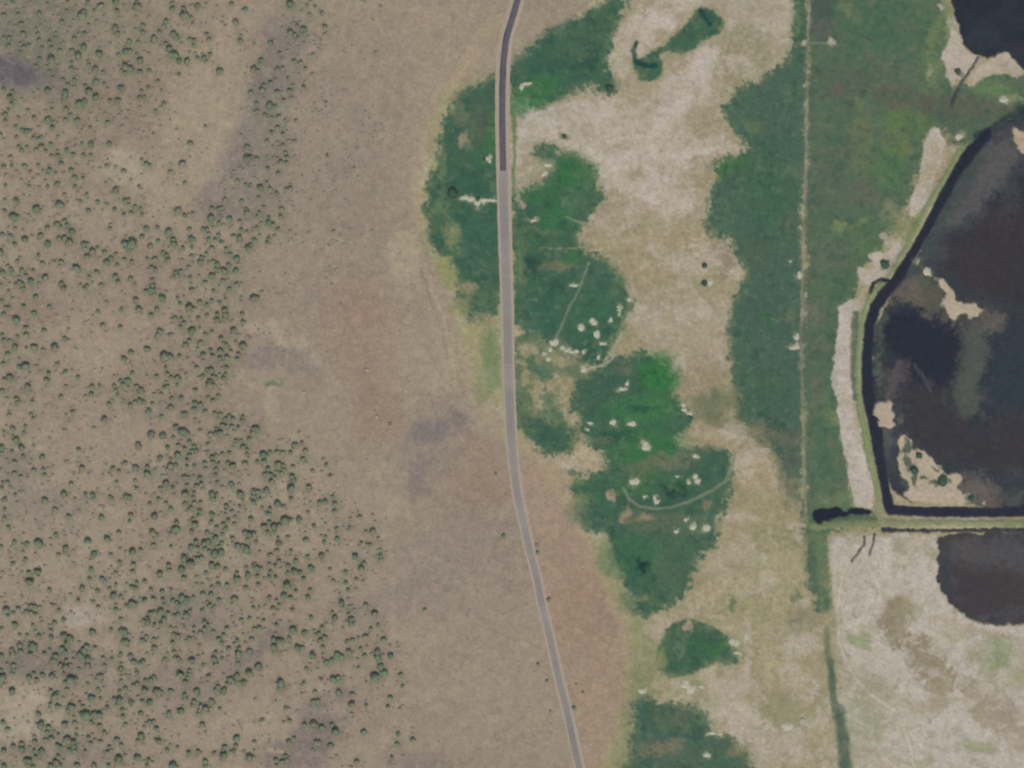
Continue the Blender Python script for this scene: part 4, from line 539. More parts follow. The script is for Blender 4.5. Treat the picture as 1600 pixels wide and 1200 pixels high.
for q in [([(1112, 66), (1082, 128), (1046, 172), (1022, 205)], 26), ([(905, 238), (980, 248), (1060, 238), (1130, 236)], 26), ([(1030, 262), (1015, 310)], 36), ([(815, 205), (860, 190), (905, 168)], 22), ([(1010, 20), (1050, 40)], 22), ([(1320, 500), (1318, 620), (1345, 740)], 14), ([(1380, 860), (1350, 930), (1345, 1010)], 34), ([(1430, 860), (1455, 920)], 26), ([(1400, 1130), (1500, 1120), (1600, 1190)], 22)]:
    sl, m = line(q[0], q[1], 9, 14, 6); put((sl, m * sal[sl] * grd[sl]), (188, 179, 170), .6)
put(full(sal * (1 - wm) * sm(.2, .5, fbm(X + 20 * WY, Y + 20 * WX, 22, 4, 47, .7))), (152, 143, 124), .5)
put(full(sal * (1 - wm) * sm(.2, .5, fbm(X + 20 * WY, Y + 20 * WX, 18, 4, 48, .7))), (184, 177, 168), .55)
put(full(dry * sm(.15, .4, fbm(X, Y, 12, 4, 38, .7)) * (Y > 180)), (134, 130, 100), .40)
put(full(dry * sm(.2, .45, fbm(X, Y, 14, 4, 39, .7))), (176, 167, 152), .40)
put(full(dry * sm(.25, .5, fbm(X, Y, 20, 4, 42, .7))), (158, 140, 120), .35)
put(full(west * sm(.15, .45, fbm(X, Y, 24, 4, 43, .7))), (139, 127, 115), .30)
put(full(west * sm(.2, .5, fbm(X, Y, 18, 4, 44, .7))), (160, 147, 127), .30)
put(full(dry * sm(.15, .7, SPK)), (134, 130, 104), .38)
put(full(dry * sm(.2, .7, -SPK2)), (176, 166, 150), .35)
put(full(dry * sm(.35, .6, fbm(X, Y, 8, 3, 34))), (128, 120, 94), .35)
C *= (1 + .045 * FINE + .05 * TINY + .03 * fbm(X, Y, 2.2, 1, 35))[..., None]
rg = fbm(X, Y, 6, 2, 36) * 2.2
C[..., 0] += rg; C[..., 2] -= rg * .6; C[..., 1] += fbm(X, Y, 5, 2, 37) * 1.6
C += west[..., None] * np.array((0, -.4, .4), np.float32)
C = np.clip(C, 8, 250)

ONE = lambda rx, ry=None, rot=0: [(0, 0, rx, ry or rx, rot)]
MOUNDS = [
    (866, 535, ONE(8, 4.6, 8), 'large white patch where the diagonal meadow track ends'),
    (860, 546, ONE(3, 3.4), 'white spot hanging below the large white patch'),
    (850, 552, ONE(3, 2.4), 'faint pale spot left of the others near the road'),
    (857, 561, ONE(3.6), 'round pale spot lowest below the large white patch'),
    (893, 548, [(-14, -4, 4, 3.4, 0), (-8, 0, 4.5, 2.6, 30), (0, 2, 6, 2.2, 0), (8, 0, 4, 2.4, -20)], 'long white curved streak right of the large white patch'),
    (911, 549, ONE(2, 2.6), 'tiny white fleck right of the curved streak'),
    (908, 512, ONE(5, 5.4, -30), 'leftmost of the three bright round mineral spots'),
    (927, 502, [(-2, -2, 4.2, 3.6, 0), (2.5, 2, 4, 3.4, 0)], 'topmost of the three bright round mineral spots'),
    (932, 522, ONE(4.6, 6.6), 'lowest and tallest of the three bright round mineral spots'),
    (942, 537, ONE(5.4, 3), 'flat white spot below the three bright ones'),
    (967, 485, [(-1, -6, 3, 1.6, 30), (2, -1, 1.8, 4, 0), (1, 6, 1.8, 3.4, -15)], 'thin pale crescent near the right rim of the meadow'),
    (954, 500, ONE(2.6), 'small dull dot left of the thin crescent'),
    (983, 468, ONE(4, 3), 'white spot on the right rim of the big roadside meadow'),
    (935, 558, ONE(2.6, 3.2), 'small pale dot above the short pale track'),
    (911, 578, ONE(3.6, 4.4), 'white spot at the left end of the short pale track'),
    (896, 446, ONE(6, 2.6), 'flat pale patch left of the diagonal meadow track'),
    (834, 344, ONE(5, 2), 'flat pale smear in the meadow close to the road'),
    (857, 258, ONE(6, 2.8, -10), 'pale streak in the top left of the second meadow'),
    (850, 272, ONE(4.4, 3.6, 30), 'pale spot below the streak in the second meadow'),
    (820, 131, [(-5, 5, 3, 4, 0), (0, 0, 4, 2.6, 0), (6, -1, 4.5, 2, 10)], 'angled white patch beside the dark road in the upper meadow'),
    (744, 311, [(-18, -2, 8, 2.6, 0), (-8, 0, 6, 3.4, 10), (2, 6, 5, 5, 0), (11, 2, 7, 3, 0), (24, 2, 9, 2.4, -4)], 'long ragged white patch reaching the road from the left'),
    (762, 248, [(0, 0, 3.4, 3, 0), (3, 3, 2, 4, 0)], 'small white hook west of the road by a tiny bush'),
    (980, 599, ONE(3.2, 3.6), 'small pale dot above a flat one in the bright meadow'),
    (972, 608, ONE(6, 3, -15), 'flat tan-white spot in the top of the bright meadow'),
    (922, 661, ONE(5, 1.8), 'thin pale dash near the left rim of the bright meadow'),
    (918, 671, ONE(2.6, 2.2), 'pale dot just below the thin dash'),
    (958, 660, ONE(4.6, 4.4), 'dull grey-white spot left of a tan one in the bright meadow'),
    (988, 662, ONE(6.4, 4), 'dull tan spot in the centre of the bright meadow'),
    (1008, 697, [(0, -3, 4, 4, 0), (0, 3, 5.4, 4, 0)], 'tall bright white spot in the middle of the bright meadow'),
    (1070, 642, [(-2, -9, 3.4, 3, 0), (-1, -2, 4, 3, 0), (6, 3, 7, 2.2, -25)], 'branching white patch on the right rim of the bright meadow'),
    (991, 752, [(-3, 0, 4.4, 4, 0), (3, 0, 4.6, 5, 0)], 'bright white spot inside the left end of the curved track'),
    (1025, 781, [(-2, -3, 2, 5, 15), (1, 3, 4, 3.4, 0)], 'white spiky spot just above the bottom of the curved track'),
    (1007, 776, ONE(2.4, 3), 'faint pale dot left of the spiky spot'),
    (1087, 747, [(-1, -3, 4.6, 4, 0), (3, 4, 4.4, 3.6, 20)], 'largest white spot inside the right of the curved track'),
    (1076, 754, ONE(3.2, 3), 'small pale spot left of the largest one inside the curve'),
    (1058, 744, ONE(3.2, 1.4), 'tiny white dash inside the curved track'),
    (1086, 712, ONE(3.4, 3.6), 'greyish spot above the largest white spot'),
    (1071, 812, ONE(2.6, 3.4, 20), 'small white spot below the curved track, upper left of two'),
    (1083, 824, ONE(5.4, 4.6), 'white spot below the curved track, left of its twin'),
    (1104, 825, ONE(5.4, 4.8), 'roundest white spot below the curved track, right of its twin'),
    (1057, 831, ONE(4, 2.8), 'dull spot left of the two white twins'),
    (1146, 1003, [(-3, -1, 5, 4.4, 0), (4, 2, 5.6, 5, 0)], 'big white mound on the right rim of the half-round meadow'),
    (1152, 1020, ONE(6, 2.6), 'small pale patch under the big white mound'),
    (1072, 1070, [(0, -4, 5, 3.4, 0), (-1, 2, 8, 4, -10), (8, 8, 7, 5, 0)], 'broad white patch below the half-round meadow'),
    (1096, 1073, ONE(4.4, 2.6), 'pale yellow-white dash right of the broad white patch'),
    (1003, 1080, ONE(6.4, 3.6, -15), 'pale patch at the top left of the lowest meadow'),
    (1115, 1146, [(-3, 0, 6, 2.6, 0), (10, 1, 5, 2.2, 0)], 'white bar on the right rim of the lowest meadow'),
    (1105, 1180, ONE(5.6, 4, 10), 'small white spot inside the lowest meadow'),
    (1231, 1135, ONE(9, 4.6, 3), 'pale block-like patch on the dry grassland'),
    (1110, 441, ONE(5, 4.6), 'bright white mound on the tan bare flat'),
    (1104, 414, ONE(3.4, 3), 'small pale spot above the white mound on the tan flat'),
    (1242, 544, [(-4, 0, 4.4, 2.4, 0), (3, -2, 4.6, 4.2, 0)], 'white patch touching the straight track near mid height'),
    (1245, 527, ONE(3.4, 5, -20), 'smaller white patch just above the one by the track'),
    (1249, 430, ONE(4, 5.6), 'pale pinkish spot on the left side of the straight track'),
    (1235, 408, ONE(2, 1.6), 'tiny pale dot left of the straight track'),
    (1434, 408, ONE(4, 4.4), 'small white spot on the right bank of the canal'),
    (1448, 424, ONE(5, 6), 'pale block at the tip of the branching islet'),
    (1498, 213, ONE(6, 4), 'pale spot by the head of the canal'),
    (1568, 157, ONE(7, 4), 'yellowish patch under the round green marsh')]
for px, py, parts, lb in MOUNDS:                                     # trampled paler grass and dried mud round each mound
    for (dx, dy, rx, ry, rot) in parts:
        put(blob(px + dx, py + dy, rx * 1.5 + 1, ry * 1.5 + 1, rot, .6, 4, 5), (126, 132, 102), .4)
        put(blob(px + dx, py + dy, rx * .95, ry * .95, rot, .4, 2, 5), (182, 178, 160), .8)
# ------------------------------------------------------------------ relief of the ground
ROAD = [(1010, -900), (960, -600), (880, -200), (838, -80), (818, -24), (809, 0), (803, 20), (798, 37), (792.5, 55), (789, 75), (786, 110), (785, 150), (785, 200), (786, 250), (788, 330), (790, 400), (792.5, 480),
        (794, 560), (796, 620), (799, 680), (803, 730), (809, 775), (820, 825), (829, 865), (838, 900), (849, 955), (861, 1005), (873, 1060), (885, 1108), (895, 1155), (905, 1200), (914, 1240), (950, 1400), (1060, 1900)]
dr = dist_line(ROAD, X, Y)
A = 1 - sm(1090, 1260, X)
wz = wm.copy()
for _, (sl, m) in DRY: wz[sl] = wz[sl] * (1 - m)
Z = A * (2.4 * LO * sm(8, 130, dr) + .45 * MID * sm(8, 60, dr))
Z += (.10 * FINE + .05 * TINY) * sm(7, 18, dr) * (1 - .6 * (X > 1260))
Z += .22 * np.clip(fbm(X, Y, 7, 2, 41), 0, 1) * mm * sm(10, 20, dr)
for L, wd, h in ((DYKE_W, 9, 1.3), (DYKE_S, 10, 1.2)):
    sl, m = line(L, wd, 4, 1, 1); Z[sl] += h * m * (1 - sm(.2, .6, wz[sl]))
for sl, m in SALT: Z[sl] -= .12 * m
for _, (sl, m) in DRY: Z[sl] += .25 * m
Z -= 1.5 * sm(.2, .8, wz)
Z = Z.astype(np.float32)
def zat(px, py):
    i = int(np.clip(np.searchsorted(GX, px), 1, NX - 1)); j = int(np.clip(np.searchsorted(GY, py), 1, NY - 1))
    u = (px - GX[i - 1]) / (GX[i] - GX[i - 1]); v = (py - GY[j - 1]) / (GY[j] - GY[j - 1])
    return float((Z[j - 1, i - 1] * (1 - u) + Z[j - 1, i] * u) * (1 - v) + (Z[j, i - 1] * (1 - u) + Z[j, i] * u) * v)

# ------------------------------------------------------------------ helpers
def lin(c):
    c = np.asarray(c, np.float64) / 255.0
    return np.where(c <= .04045, c / 12.92, ((c + .055) / 1.055) ** 2.4)
def alb(c): return np.clip(lin(c) / E, .004, .85)
def tag(o, label, cat=None, group=None, kind=None):
    o['label'] = label
    if cat: o['category'] = cat
    if group: o['group'] = group
    if kind: o['kind'] = kind
    return o
def mesh_np(name, co, quads=None, tris=None, mat=None, smooth=True, parent=None):
    me = bpy.data.meshes.new(name)
    co = np.ascontiguousarray(co, np.float32)
    nq = 0 if quads is None else len(quads); ntr = 0 if tris is None else len(tris)
    me.vertices.add(len(co)); me.vertices.foreach_set('co', co.ravel())
    idx = []
    if nq: idx.append(np.asarray(quads, np.int32).ravel())
    if ntr: idx.append(np.asarray(tris, np.int32).ravel())
    idx = np.concatenate(idx)
    me.loops.add(len(idx)); me.loops.foreach_set('vertex_index', idx)
    me.polygons.add(nq + ntr)
    st = np.concatenate([np.arange(nq) * 4, nq * 4 + np.arange(ntr) * 3]).astype(np.int32)
    me.polygons.foreach_set('loop_start', st)
    if smooth: me.polygons.foreach_set('use_smooth', np.ones(nq + ntr, bool))
    me.update(calc_edges=True); me.validate()
    if mat: me.materials.append(mat)
    o = bpy.data.objects.new(name, me); COL.objects.link(o)
    if parent: o.parent = parent
    return o
def setcol(o, rgb):
    a = o.data.color_attributes.new('tone', 'FLOAT_COLOR', 'POINT')
    d = np.ones((len(rgb), 4), np.float32); d[:, :3] = rgb
    a.data.foreach_set('color', d.ravel())
def mat_base(name, rough=.95, spec=.15):
    m = bpy.data.materials.new(name); m.use_nodes = True; n = m.node_tree; b = n.nodes['Principled BSDF']
    b.inputs['Roughness'].default_value = rough
    b.inputs['Specular IOR Level'].default_value = spec
    return m, n, b
def noise(n, scale, detail=3, rough=.6, vec='Object'):
    tc = n.nodes.new('ShaderNodeTexCoord'); t = n.nodes.new('ShaderNodeTexNoise')
    t.inputs['Scale'].default_value = scale; t.inputs['Detail'].default_value = detail; t.inputs['Roughness'].default_value = rough
    n.links.new(tc.outputs[vec], t.inputs['Vector']); return t.outputs['Fac']
def remap(n, s, lo, hi, a=.3, b=.7):
    r = n.nodes.new('ShaderNodeMapRange'); n.links.new(s, r.inputs[0])
    for i, v in ((1, a), (2, b), (3, lo), (4, hi)): r.inputs[i].default_value = v
    return r.outputs[0]
def mul(n, col, fac):
    v = n.nodes.new('ShaderNodeVectorMath'); v.operation = 'SCALE'
    n.links.new(col, v.inputs[0]); n.links.new(fac, v.inputs['Scale']); return v.outputs[0]
def rgbn(n, c):
    r = n.nodes.new('ShaderNodeRGB'); r.outputs[0].default_value = (*[float(q) for q in c], 1); return r.outputs[0]
def mixc(n, f, a, b):
    m = n.nodes.new('ShaderNodeMix'); m.data_type = 'RGBA'; n.links.new(f, m.inputs[0]); n.links.new(a, m.inputs[6]); n.links.new(b, m.inputs[7]); return m.outputs[2]
def bump(n, b, h, dist, strength=.5):
    bp = n.nodes.new('ShaderNodeBump'); bp.inputs['Strength'].default_value = strength; bp.inputs['Distance'].default_value = dist
    n.links.new(h, bp.inputs['Height']); n.links.new(bp.outputs[0], b.inputs['Normal'])
def attr(n, name='tone'):
    a = n.nodes.new('ShaderNodeAttribute'); a.attribute_name = name; return a.outputs['Color']

m_ground, n, b = mat_base('soil_and_grass')
n.links.new(mul(n, mul(n, attr(n), remap(n, noise(n, .55, 4, .7), .86, 1.14)), remap(n, noise(n, .12, 3), .95, 1.05)), b.inputs['Base Color'])
bump(n, b, noise(n, .8, 3, .7), .25, .5)
m_water, n, b = mat_base('murky_water', .14, .5)
n.links.new(mul(n, attr(n), remap(n, noise(n, .3, 4, .6), .9, 1.1)), b.inputs['Base Color'])
bump(n, b, noise(n, 1.2, 2), .03, .3)
def flat_mat(name, c, c2, scale=.6, rough=.9, spec=.2, bd=.05):
    m, n, b = mat_base(name, rough, spec)
    n.links.new(mixc(n, remap(n, noise(n, scale, 5, .7), 0, 1), rgbn(n, alb(c)), rgbn(n, alb(c2))), b.inputs['Base Color'])
    bump(n, b, noise(n, scale * 4, 3), bd, .5); return m
m_new = flat_mat('fresh_asphalt', (82, 82, 94), (100, 98, 106), .35)
m_old = flat_mat('worn_asphalt', (132, 125, 121), (146, 137, 131), .3)
m_gravel = flat_mat('pale_gravel', (174, 160, 144), (152, 139, 123), .3)
m_line = flat_mat('faded_line', (150, 146, 138), (132, 126, 120), 1.5)
m_crust = flat_mat('mineral_crust', (190, 187, 172), (164, 162, 142), .7, bd=.15)
m_rock = flat_mat('pale_rock', (176, 170, 154), (140, 132, 118), .9, bd=.15)
m_bark, n, b = mat_base('juniper_bark')
n.links.new(mul(n, rgbn(n, (.16, .12, .085)), remap(n, noise(n, 6, 3), .6, 1.3)), b.inputs['Base Color'])
def foliage(name, cols, sc=.9):
    m, n, b = mat_base(name, .85, .15)
    oi = n.nodes.new('ShaderNodeObjectInfo')
    at = n.nodes.new('ShaderNodeAttribute'); at.attribute_name = 'tint'
    ad = n.nodes.new('ShaderNodeMath'); ad.operation = 'ADD'; n.links.new(oi.outputs['Random'], ad.inputs[0]); n.links.new(at.outputs['Fac'], ad.inputs[1])
    fr = n.nodes.new('ShaderNodeMath'); fr.operation = 'FRACT'; n.links.new(ad.outputs[0], fr.inputs[0])
    rp = n.nodes.new('ShaderNodeValToRGB'); e = rp.color_ramp.elements
    e[0].color = (*cols[0], 1); e[1].color = (*cols[-1], 1)
    for i, c in enumerate(cols[1:-1]):
        q = e.new((i + 1) / (len(cols) - 1)); q.color = (*c, 1)
    n.links.new(fr.outputs[0], rp.inputs[0])
    n.links.new(mul(n, rp.outputs[0], remap(n, noise(n, sc, 3, .7), .7, 1.35)), b.inputs['Base Color'])
    return m
m_leaf = foliage('juniper_foliage', [(.145, .185, .105), (.185, .20, .115), (.15, .20, .125), (.23, .215, .13), (.165, .185, .125), (.20, .19, .11), (.13, .19, .115)])
m_scrub = foliage('sagebrush_foliage', [(.27, .225, .175), (.23, .23, .17), (.28, .21, .18), (.22, .23, .18)])
m_brush = foliage('brush_foliage', [(.25, .22, .155), (.21, .22, .145), (.28, .22, .165), (.22, .21, .15)])
m_bush = foliage('willow_foliage', [(.05, .085, .055), (.06, .10, .055), (.055, .09, .06)])

# ------------------------------------------------------------------ the ground: one sheet, cut along the borders of what covers it
PX = (X - 800) * S; PY = (600 - Y) * S
G = np.stack([PX, PY, Z], -1).reshape(-1, 3)
RGB = alb(C.reshape(-1, 3)).astype(np.float32)
ID = np.zeros((NY, NX), np.int16); CL = [('plain', 'dry tan plain dotted with junipers west of the road')]
def cls(name, label, sl, m, th=.5):
    CL.append((name, label)); v = ID[sl]; v[m > th] = len(CL) - 1; ID[sl] = v
cls('dry_grassland', 'tan and olive dry grassland between the meadows', *full(EAST))
for (sl, m), lb in zip(SALT, ['broad pale alkali flat between the upper meadows', 'pale alkali tongue north of the crooked meadow', 'speckled pale flat at the top of the photo', 'tan bare flat in the middle of the marsh',
        'small whitish flat inside the tan bare ground', 'pale patch east of the mineral spots', 'pale streaky flat near the bottom centre', 'large pale alkali pan below the south dyke',
        'long pale bare strip beside the dyke', 'pale wedge of bare mud beside the upper channel', 'lobed pale mud flat at the bend of the canal', 'narrow bare patch below the pale wedge',
        'pale bare shore west of the upper pond', 'tan bare shore below the upper pond']):
    cls('alkali_flat', lb, sl, m)
for lb, (sl, m) in MEADOW: cls('meadow', lb, sl, m)
for (sl, m), lb in zip(SALT[8:], ['long pale bare strip beside the dyke', 'pale wedge of bare mud beside the upper channel', 'lobed pale mud flat at the bend of the canal', 'narrow bare patch below the pale wedge',
        'pale bare shore west of the upper pond', 'tan bare shore below the upper pond']):
    cls('alkali_flat', lb, sl, m)
for lb, (sl, m) in TR: cls('dirt_track', lb, sl, m)
cls('dyke', 'grassy green dyke curving down the west bank of the canal', *line(DYKE_W, 11, 1, 1, 1))
cls('dyke', 'straight grassy dyke running right along the canal foot', *line(DYKE_S, 12, 1, 1, 1))
cls('pond_bed', 'dark silty bed under the ponds and channels', *full(wz), .35)
for lb, (sl, m) in DRY: cls('mud_bank', lb, sl, m)
cid = ID[:-1, :-1]
base = (np.arange(NY - 1)[:, None] * NX + np.arange(NX - 1)[None, :])
def cells(mask, name, co, rgb, mat):
    q = base[mask]
    q4 = np.stack([q, q + NX, q + NX + 1, q + 1], 1)
    u, inv = np.unique(q4, return_inverse=True)
    o = mesh_np(name, co[u], inv.reshape(-1, 4), None, mat)
    setcol(o, rgb[u]); return o
for k, (nm, lb) in enumerate(CL):
    mk = cid == k
    if mk.sum() < 4: continue
    tag(cells(mk, nm, G, RGB, m_ground), lb, kind='structure')
# water sheets
own = np.full((NY, NX), -1, np.int16); best = np.full((NY, NX), .02, np.float32)
for k, (nm, lb, (sl, m)) in enumerate(WATER):
    bb = best[sl]; oo = own[sl]; mq = m + (.3 if nm in ('canal', 'creek') else 0) * (m > .1)
    t = mq > bb; bb[t] = mq[t]; oo[t] = k; best[sl] = bb; own[sl] = oo
GW = G.copy(); GW[:, 2] = -.42
for k, (nm, lb, _) in enumerate(WATER):
    mk = own[:-1, :-1] == k
    tag(cells(mk, nm, GW, np.clip(RGB - np.array([.008, .010, .014], np.float32), .006, 1), m_water), lb, kind='structure')

# ------------------------------------------------------------------ road
def smooth_line(P, step=3.0):
    P = np.array(P, float); out = []
    for i in range(len(P) - 1):
        p0, p1, p2, p3 = P[max(i - 1, 0)], P[i], P[i + 1], P[min(i + 2, len(P) - 1)]
        L = np.hypot(*(p2 - p1)); k = max(1, int(L / step))
        for t in np.arange(k) / k:
            out.append(.5 * ((2 * p1) + (p2 - p0) * t + (2 * p0 - 5 * p1 + 4 * p2 - p3) * t * t + (3 * p1 - p0 - 3 * p2 + p3) * t ** 3))
    out.append(P[-1]); return np.array(out)
RL = smooth_line(ROAD)
rng = np.random.default_rng(9)
def strip(name, y0, y1, offs, zs, mat, jit=0.0, seed=1):
    P = RL[(RL[:, 1] >= y0) & (RL[:, 1] <= y1)]
    T = np.gradient(P, axis=0); T /= np.hypot(T[:, 0], T[:, 1])[:, None]
    N = np.stack([-T[:, 1], T[:, 0]], 1)                             # points left of travel (travel is down the plan): +x side
    N = -N
    r = np.random.default_rng(seed); K = len(P); co = []
    for o_, z_, j in zip(offs, zs, range(len(offs))):
        base_o = np.interp(P[:, 1], *zip(*o_)) if isinstance(o_, list) else np.full(K, o_)
        w_ = np.convolve(r.normal(size=K + 6), np.ones(5) / 5, 'same')[3:-3] * jit * (1 if j in (0, 1, len(offs) - 1, len(offs) - 2) else 0)
        q = P + N * (base_o + w_)[:, None]
        co.append(np.stack([(q[:, 0] - 800) * S, (600 - q[:, 1]) * S, np.full(K, z_)], 1))
    co = np.stack(co, 1).reshape(-1, 3); m = len(offs)
    a = (np.arange(K - 1)[:, None] * m + np.arange(m - 1)[None, :]).ravel()
    return mesh_np(name, co, np.stack([a, a + 1, a + m + 1, a + m], 1), None, mat, smooth=False)
# N sign: first column is the left (west) edge
sh_l = [(-900, -11), (60, -11), (280, -10.4), (520, -9.6), (650, -9), (760, -8), (1200, -7.2), (1900, -7.2)]
sh_r = [(-900, 8), (60, 10), (280, 11), (520, 9.6), (640, 9), (760, 8.6), (1080, 8.4), (1200, 9.4), (1900, 9.4)]
def off(L, d): return [(a, v + d) for a, v in L]
tag(strip('road_shoulder', -900, 1900, [off(sh_l, -3), sh_l, sh_r, off(sh_r, 3)], [-.35, .12, .12, -.35], m_gravel, .7, 3), 'pale gravel shoulders on both sides of the road', kind='structure')
tag(strip('road', -900, 268, [-5.1, -5.0, 4.8, 4.9], [.05, .22, .22, .05], m_new, .25, 4), 'freshly surfaced dark asphalt stretch of road at the top', kind='structure')
def wheel(o, ncol, cols, seed):
    a = o.data.color_attributes.new('tone', 'FLOAT_COLOR', 'POINT'); nv = len(o.data.vertices); d = np.ones((nv, 4), np.float32)
    r = np.random.default_rng(seed); K = nv // ncol
    g = np.repeat(np.convolve(r.normal(size=K + 30), np.ones(12) / 12, 'same')[15:-15] * .16 + (np.repeat(r.normal(size=K // 14 + 1), 14)[:K] * .035), ncol)
    for i in range(ncol): d[i::ncol, :3] = alb(cols[i])
    d[:, :3] *= (1 + g)[:, None]; a.data.foreach_set('color', d.ravel())
m_tar, n_, b_ = mat_base('worn_asphalt_lanes', .85, .25)
n_.links.new(mul(n_, attr(n_), remap(n_, noise(n_, .9, 4, .7), .88, 1.12)), b_.inputs['Base Color'])
_o = strip('road', 266, 1900, [[(-900, q_[0]), (620, q_[0]), (900, q_[1]), (1900, q_[1])] for q_ in ((-7.1, -5.1), (-6.9, -4.9), (-5.6, -4.3), (-4.4, -3.4), (-3.2, -2.4), (-1.8, -1.4), (-.5, -.4), (.5, .4), (1.8, 1.4), (3.2, 2.4), (4.4, 3.4), (5.6, 4.3), (6.7, 4.7), (6.9, 4.9))], [.05] + [.2] * 12 + [.05], m_tar, .2, 5)
_a, _b, _c = (150, 144, 138), (139, 134, 130), (128, 123, 121)
wheel(_o, 14, [_a, _a, _b, _c, _a, _c, _b, _b, _c, _a, _c, _b, _a, _a], 8)
tag(_o, 'worn grey asphalt road running down the middle', kind='structure')
tag(strip('edge_line', 266, 1900, [4.5, 5], [.206, .206], m_line, .05, 6), 'faint pale edge line along the worn grey road', kind='structure')
tag(strip('gravel_windrow', 1088, 1900, [6.6, 7.2, 9.2, 9.8], [.13, .26, .26, .13], m_rock, .25, 7), 'thin pale gravel ridge along the right edge of the lower road', kind='structure')

# ------------------------------------------------------------------ junipers
def ico(sub):
    bm_v = [(-1, 1.618, 0), (1, 1.618, 0), (-1, -1.618, 0), (1, -1.618, 0), (0, -1, 1.618), (0, 1, 1.618), (0, -1, -1.618), (0, 1, -1.618), (1.618, 0, -1), (1.618, 0, 1), (-1.618, 0, -1), (-1.618, 0, 1)]
    f = [(0, 11, 5), (0, 5, 1), (0, 1, 7), (0, 7, 10), (0, 10, 11), (1, 5, 9), (5, 11, 4), (11, 10, 2), (10, 7, 6), (7, 1, 8), (3, 9, 4), (3, 4, 2), (3, 2, 6), (3, 6, 8), (3, 8, 9), (4, 9, 5), (2, 4, 11), (6, 2, 10), (8, 6, 7), (9, 8, 1)]
    v = [np.array(p) / np.linalg.norm(p) for p in bm_v]
    for _ in range(sub):
        c = {}; nf = []
        def mid(a, b_):
            k = (min(a, b_), max(a, b_))
            if k not in c:
                p = v[a] + v[b_]; v.append(p / np.linalg.norm(p)); c[k] = len(v) - 1
            return c[k]
        for a, b_, d in f:
            x, y, z = mid(a, b_), mid(b_, d), mid(d, a); nf += [(a, x, z), (b_, y, x), (d, z, y), (x, y, z)]
        f = nf
    return np.array(v), np.array(f)
def crown_geo(sub, nleaf, seed, leaf=.34, rag=.28):
    r = np.random.default_rng(seed); v, f = ico(sub)
    lobes = r.normal(size=(7, 3)); lobes[:, 2] = np.abs(lobes[:, 2]) * .5; lobes /= np.linalg.norm(lobes, axis=1)[:, None]
    amp = r.uniform(.4, 1, 7)
    d = (np.exp(5 * (v @ lobes.T - 1)) * amp).max(1)
    rad = .62 + .34 * d + r.uniform(-1, 1, len(v)) * rag * .4
    v = v * rad[:, None]; v[:, 2] = v[:, 2] * .62 + .60
    v[:, 2] = np.maximum(v[:, 2], .08)
    co = [v]; tr = [f]; n0 = len(v)
    for i in range(nleaf):
        p = r.normal(size=3); p[2] = abs(p[2]) * .8 - .2; p /= np.linalg.norm(p)
        q = (np.exp(5 * (p @ lobes.T - 1)) * amp).max()
        c = p * (.62 + .36 * q) * r.uniform(.88, 1.12); c[2] = max(c[2] * .62 + .60, .12)
        t = r.normal(size=3); t /= np.linalg.norm(t); u = np.cross(t, p + r.normal(size=3) * .5); u /= np.linalg.norm(u) + 1e-6
        s_ = leaf * r.uniform(.5, 1.1)
        co.append(np.array([c - t * s_ * .5, c + t * s_ * .5 + u * .1, c + u * s_])); tr.append(np.array([[n0, n0 + 1, n0 + 2]])); n0 += 3
    return np.concatenate(co), np.concatenate(tr)
trees = []
for ln in TREES.strip().split('\n'):
    hd, body_ = ln.split('|'); ox, oy = map(float, hd.split())
    for t in body_.split(';'):
        a, b_, r_ = map(float, t.split(',')); trees.append([ox + a * 1.25, oy + b_ * 1.25, r_])
R = np.random.default_rng(77)
for t in trees: t[2] = t[2] * R.uniform(.84, 1.12)
uniq = []
for t in sorted(trees, key=lambda q: -q[2]):
    if all((t[0] - u[0]) ** 2 + (t[1] - u[1]) ** 2 > (1.6 if t[2] > 3.3 else 4) ** 2 for u in uniq[-2000:]): uniq.append(t)
big, rest = uniq[:290], uniq[290:]
protos = []
for k in range(7):
    co, tr = crown_geo(2, 90, 300 + k)
    o = mesh_np('crown', co, None, tr, m_leaf, smooth=False); protos.append(o.data); bpy.data.objects.remove(o)
def trunk_mesh():
    r = np.random.default_rng(5); co = []; tr = []
    def limb(p, q, r0, r1):
        p = np.array(p, float); q = np.array(q, float); d = q - p; d /= np.linalg.norm(d)
        a = np.cross(d, (0.3, .9, .1)); a /= np.linalg.norm(a); b2 = np.cross(d, a); n0 = sum(len(c) for c in co)
        co.append(np.array([p + r0 * (a * math.cos(t) + b2 * math.sin(t)) for t in np.arange(6) * math.pi / 3] + [q + r1 * (a * math.cos(t) + b2 * math.sin(t)) for t in np.arange(6) * math.pi / 3]))
        for i in range(6): j = (i + 1) % 6; tr.append((n0 + i, n0 + j, n0 + 6 + j)); tr.append((n0 + i, n0 + 6 + j, n0 + 6 + i))
    limb((0, 0, -.15), (.03, .02, .5), .1, .07); limb((.03, .02, .5), (0, 0, 1.1), .07, .03)
    for a in (0, 2.1, 4.0): limb((.02, .01, .35), (.45 * math.cos(a), .45 * math.sin(a), .8), .05, .02)
    o = mesh_np('trunk', np.concatenate(co), None, np.array(tr), m_bark, smooth=False); m = o.data; bpy.data.objects.remove(o); return m
trunk = trunk_mesh()
GROUP_T = 'junipers scattered over the dry plain'
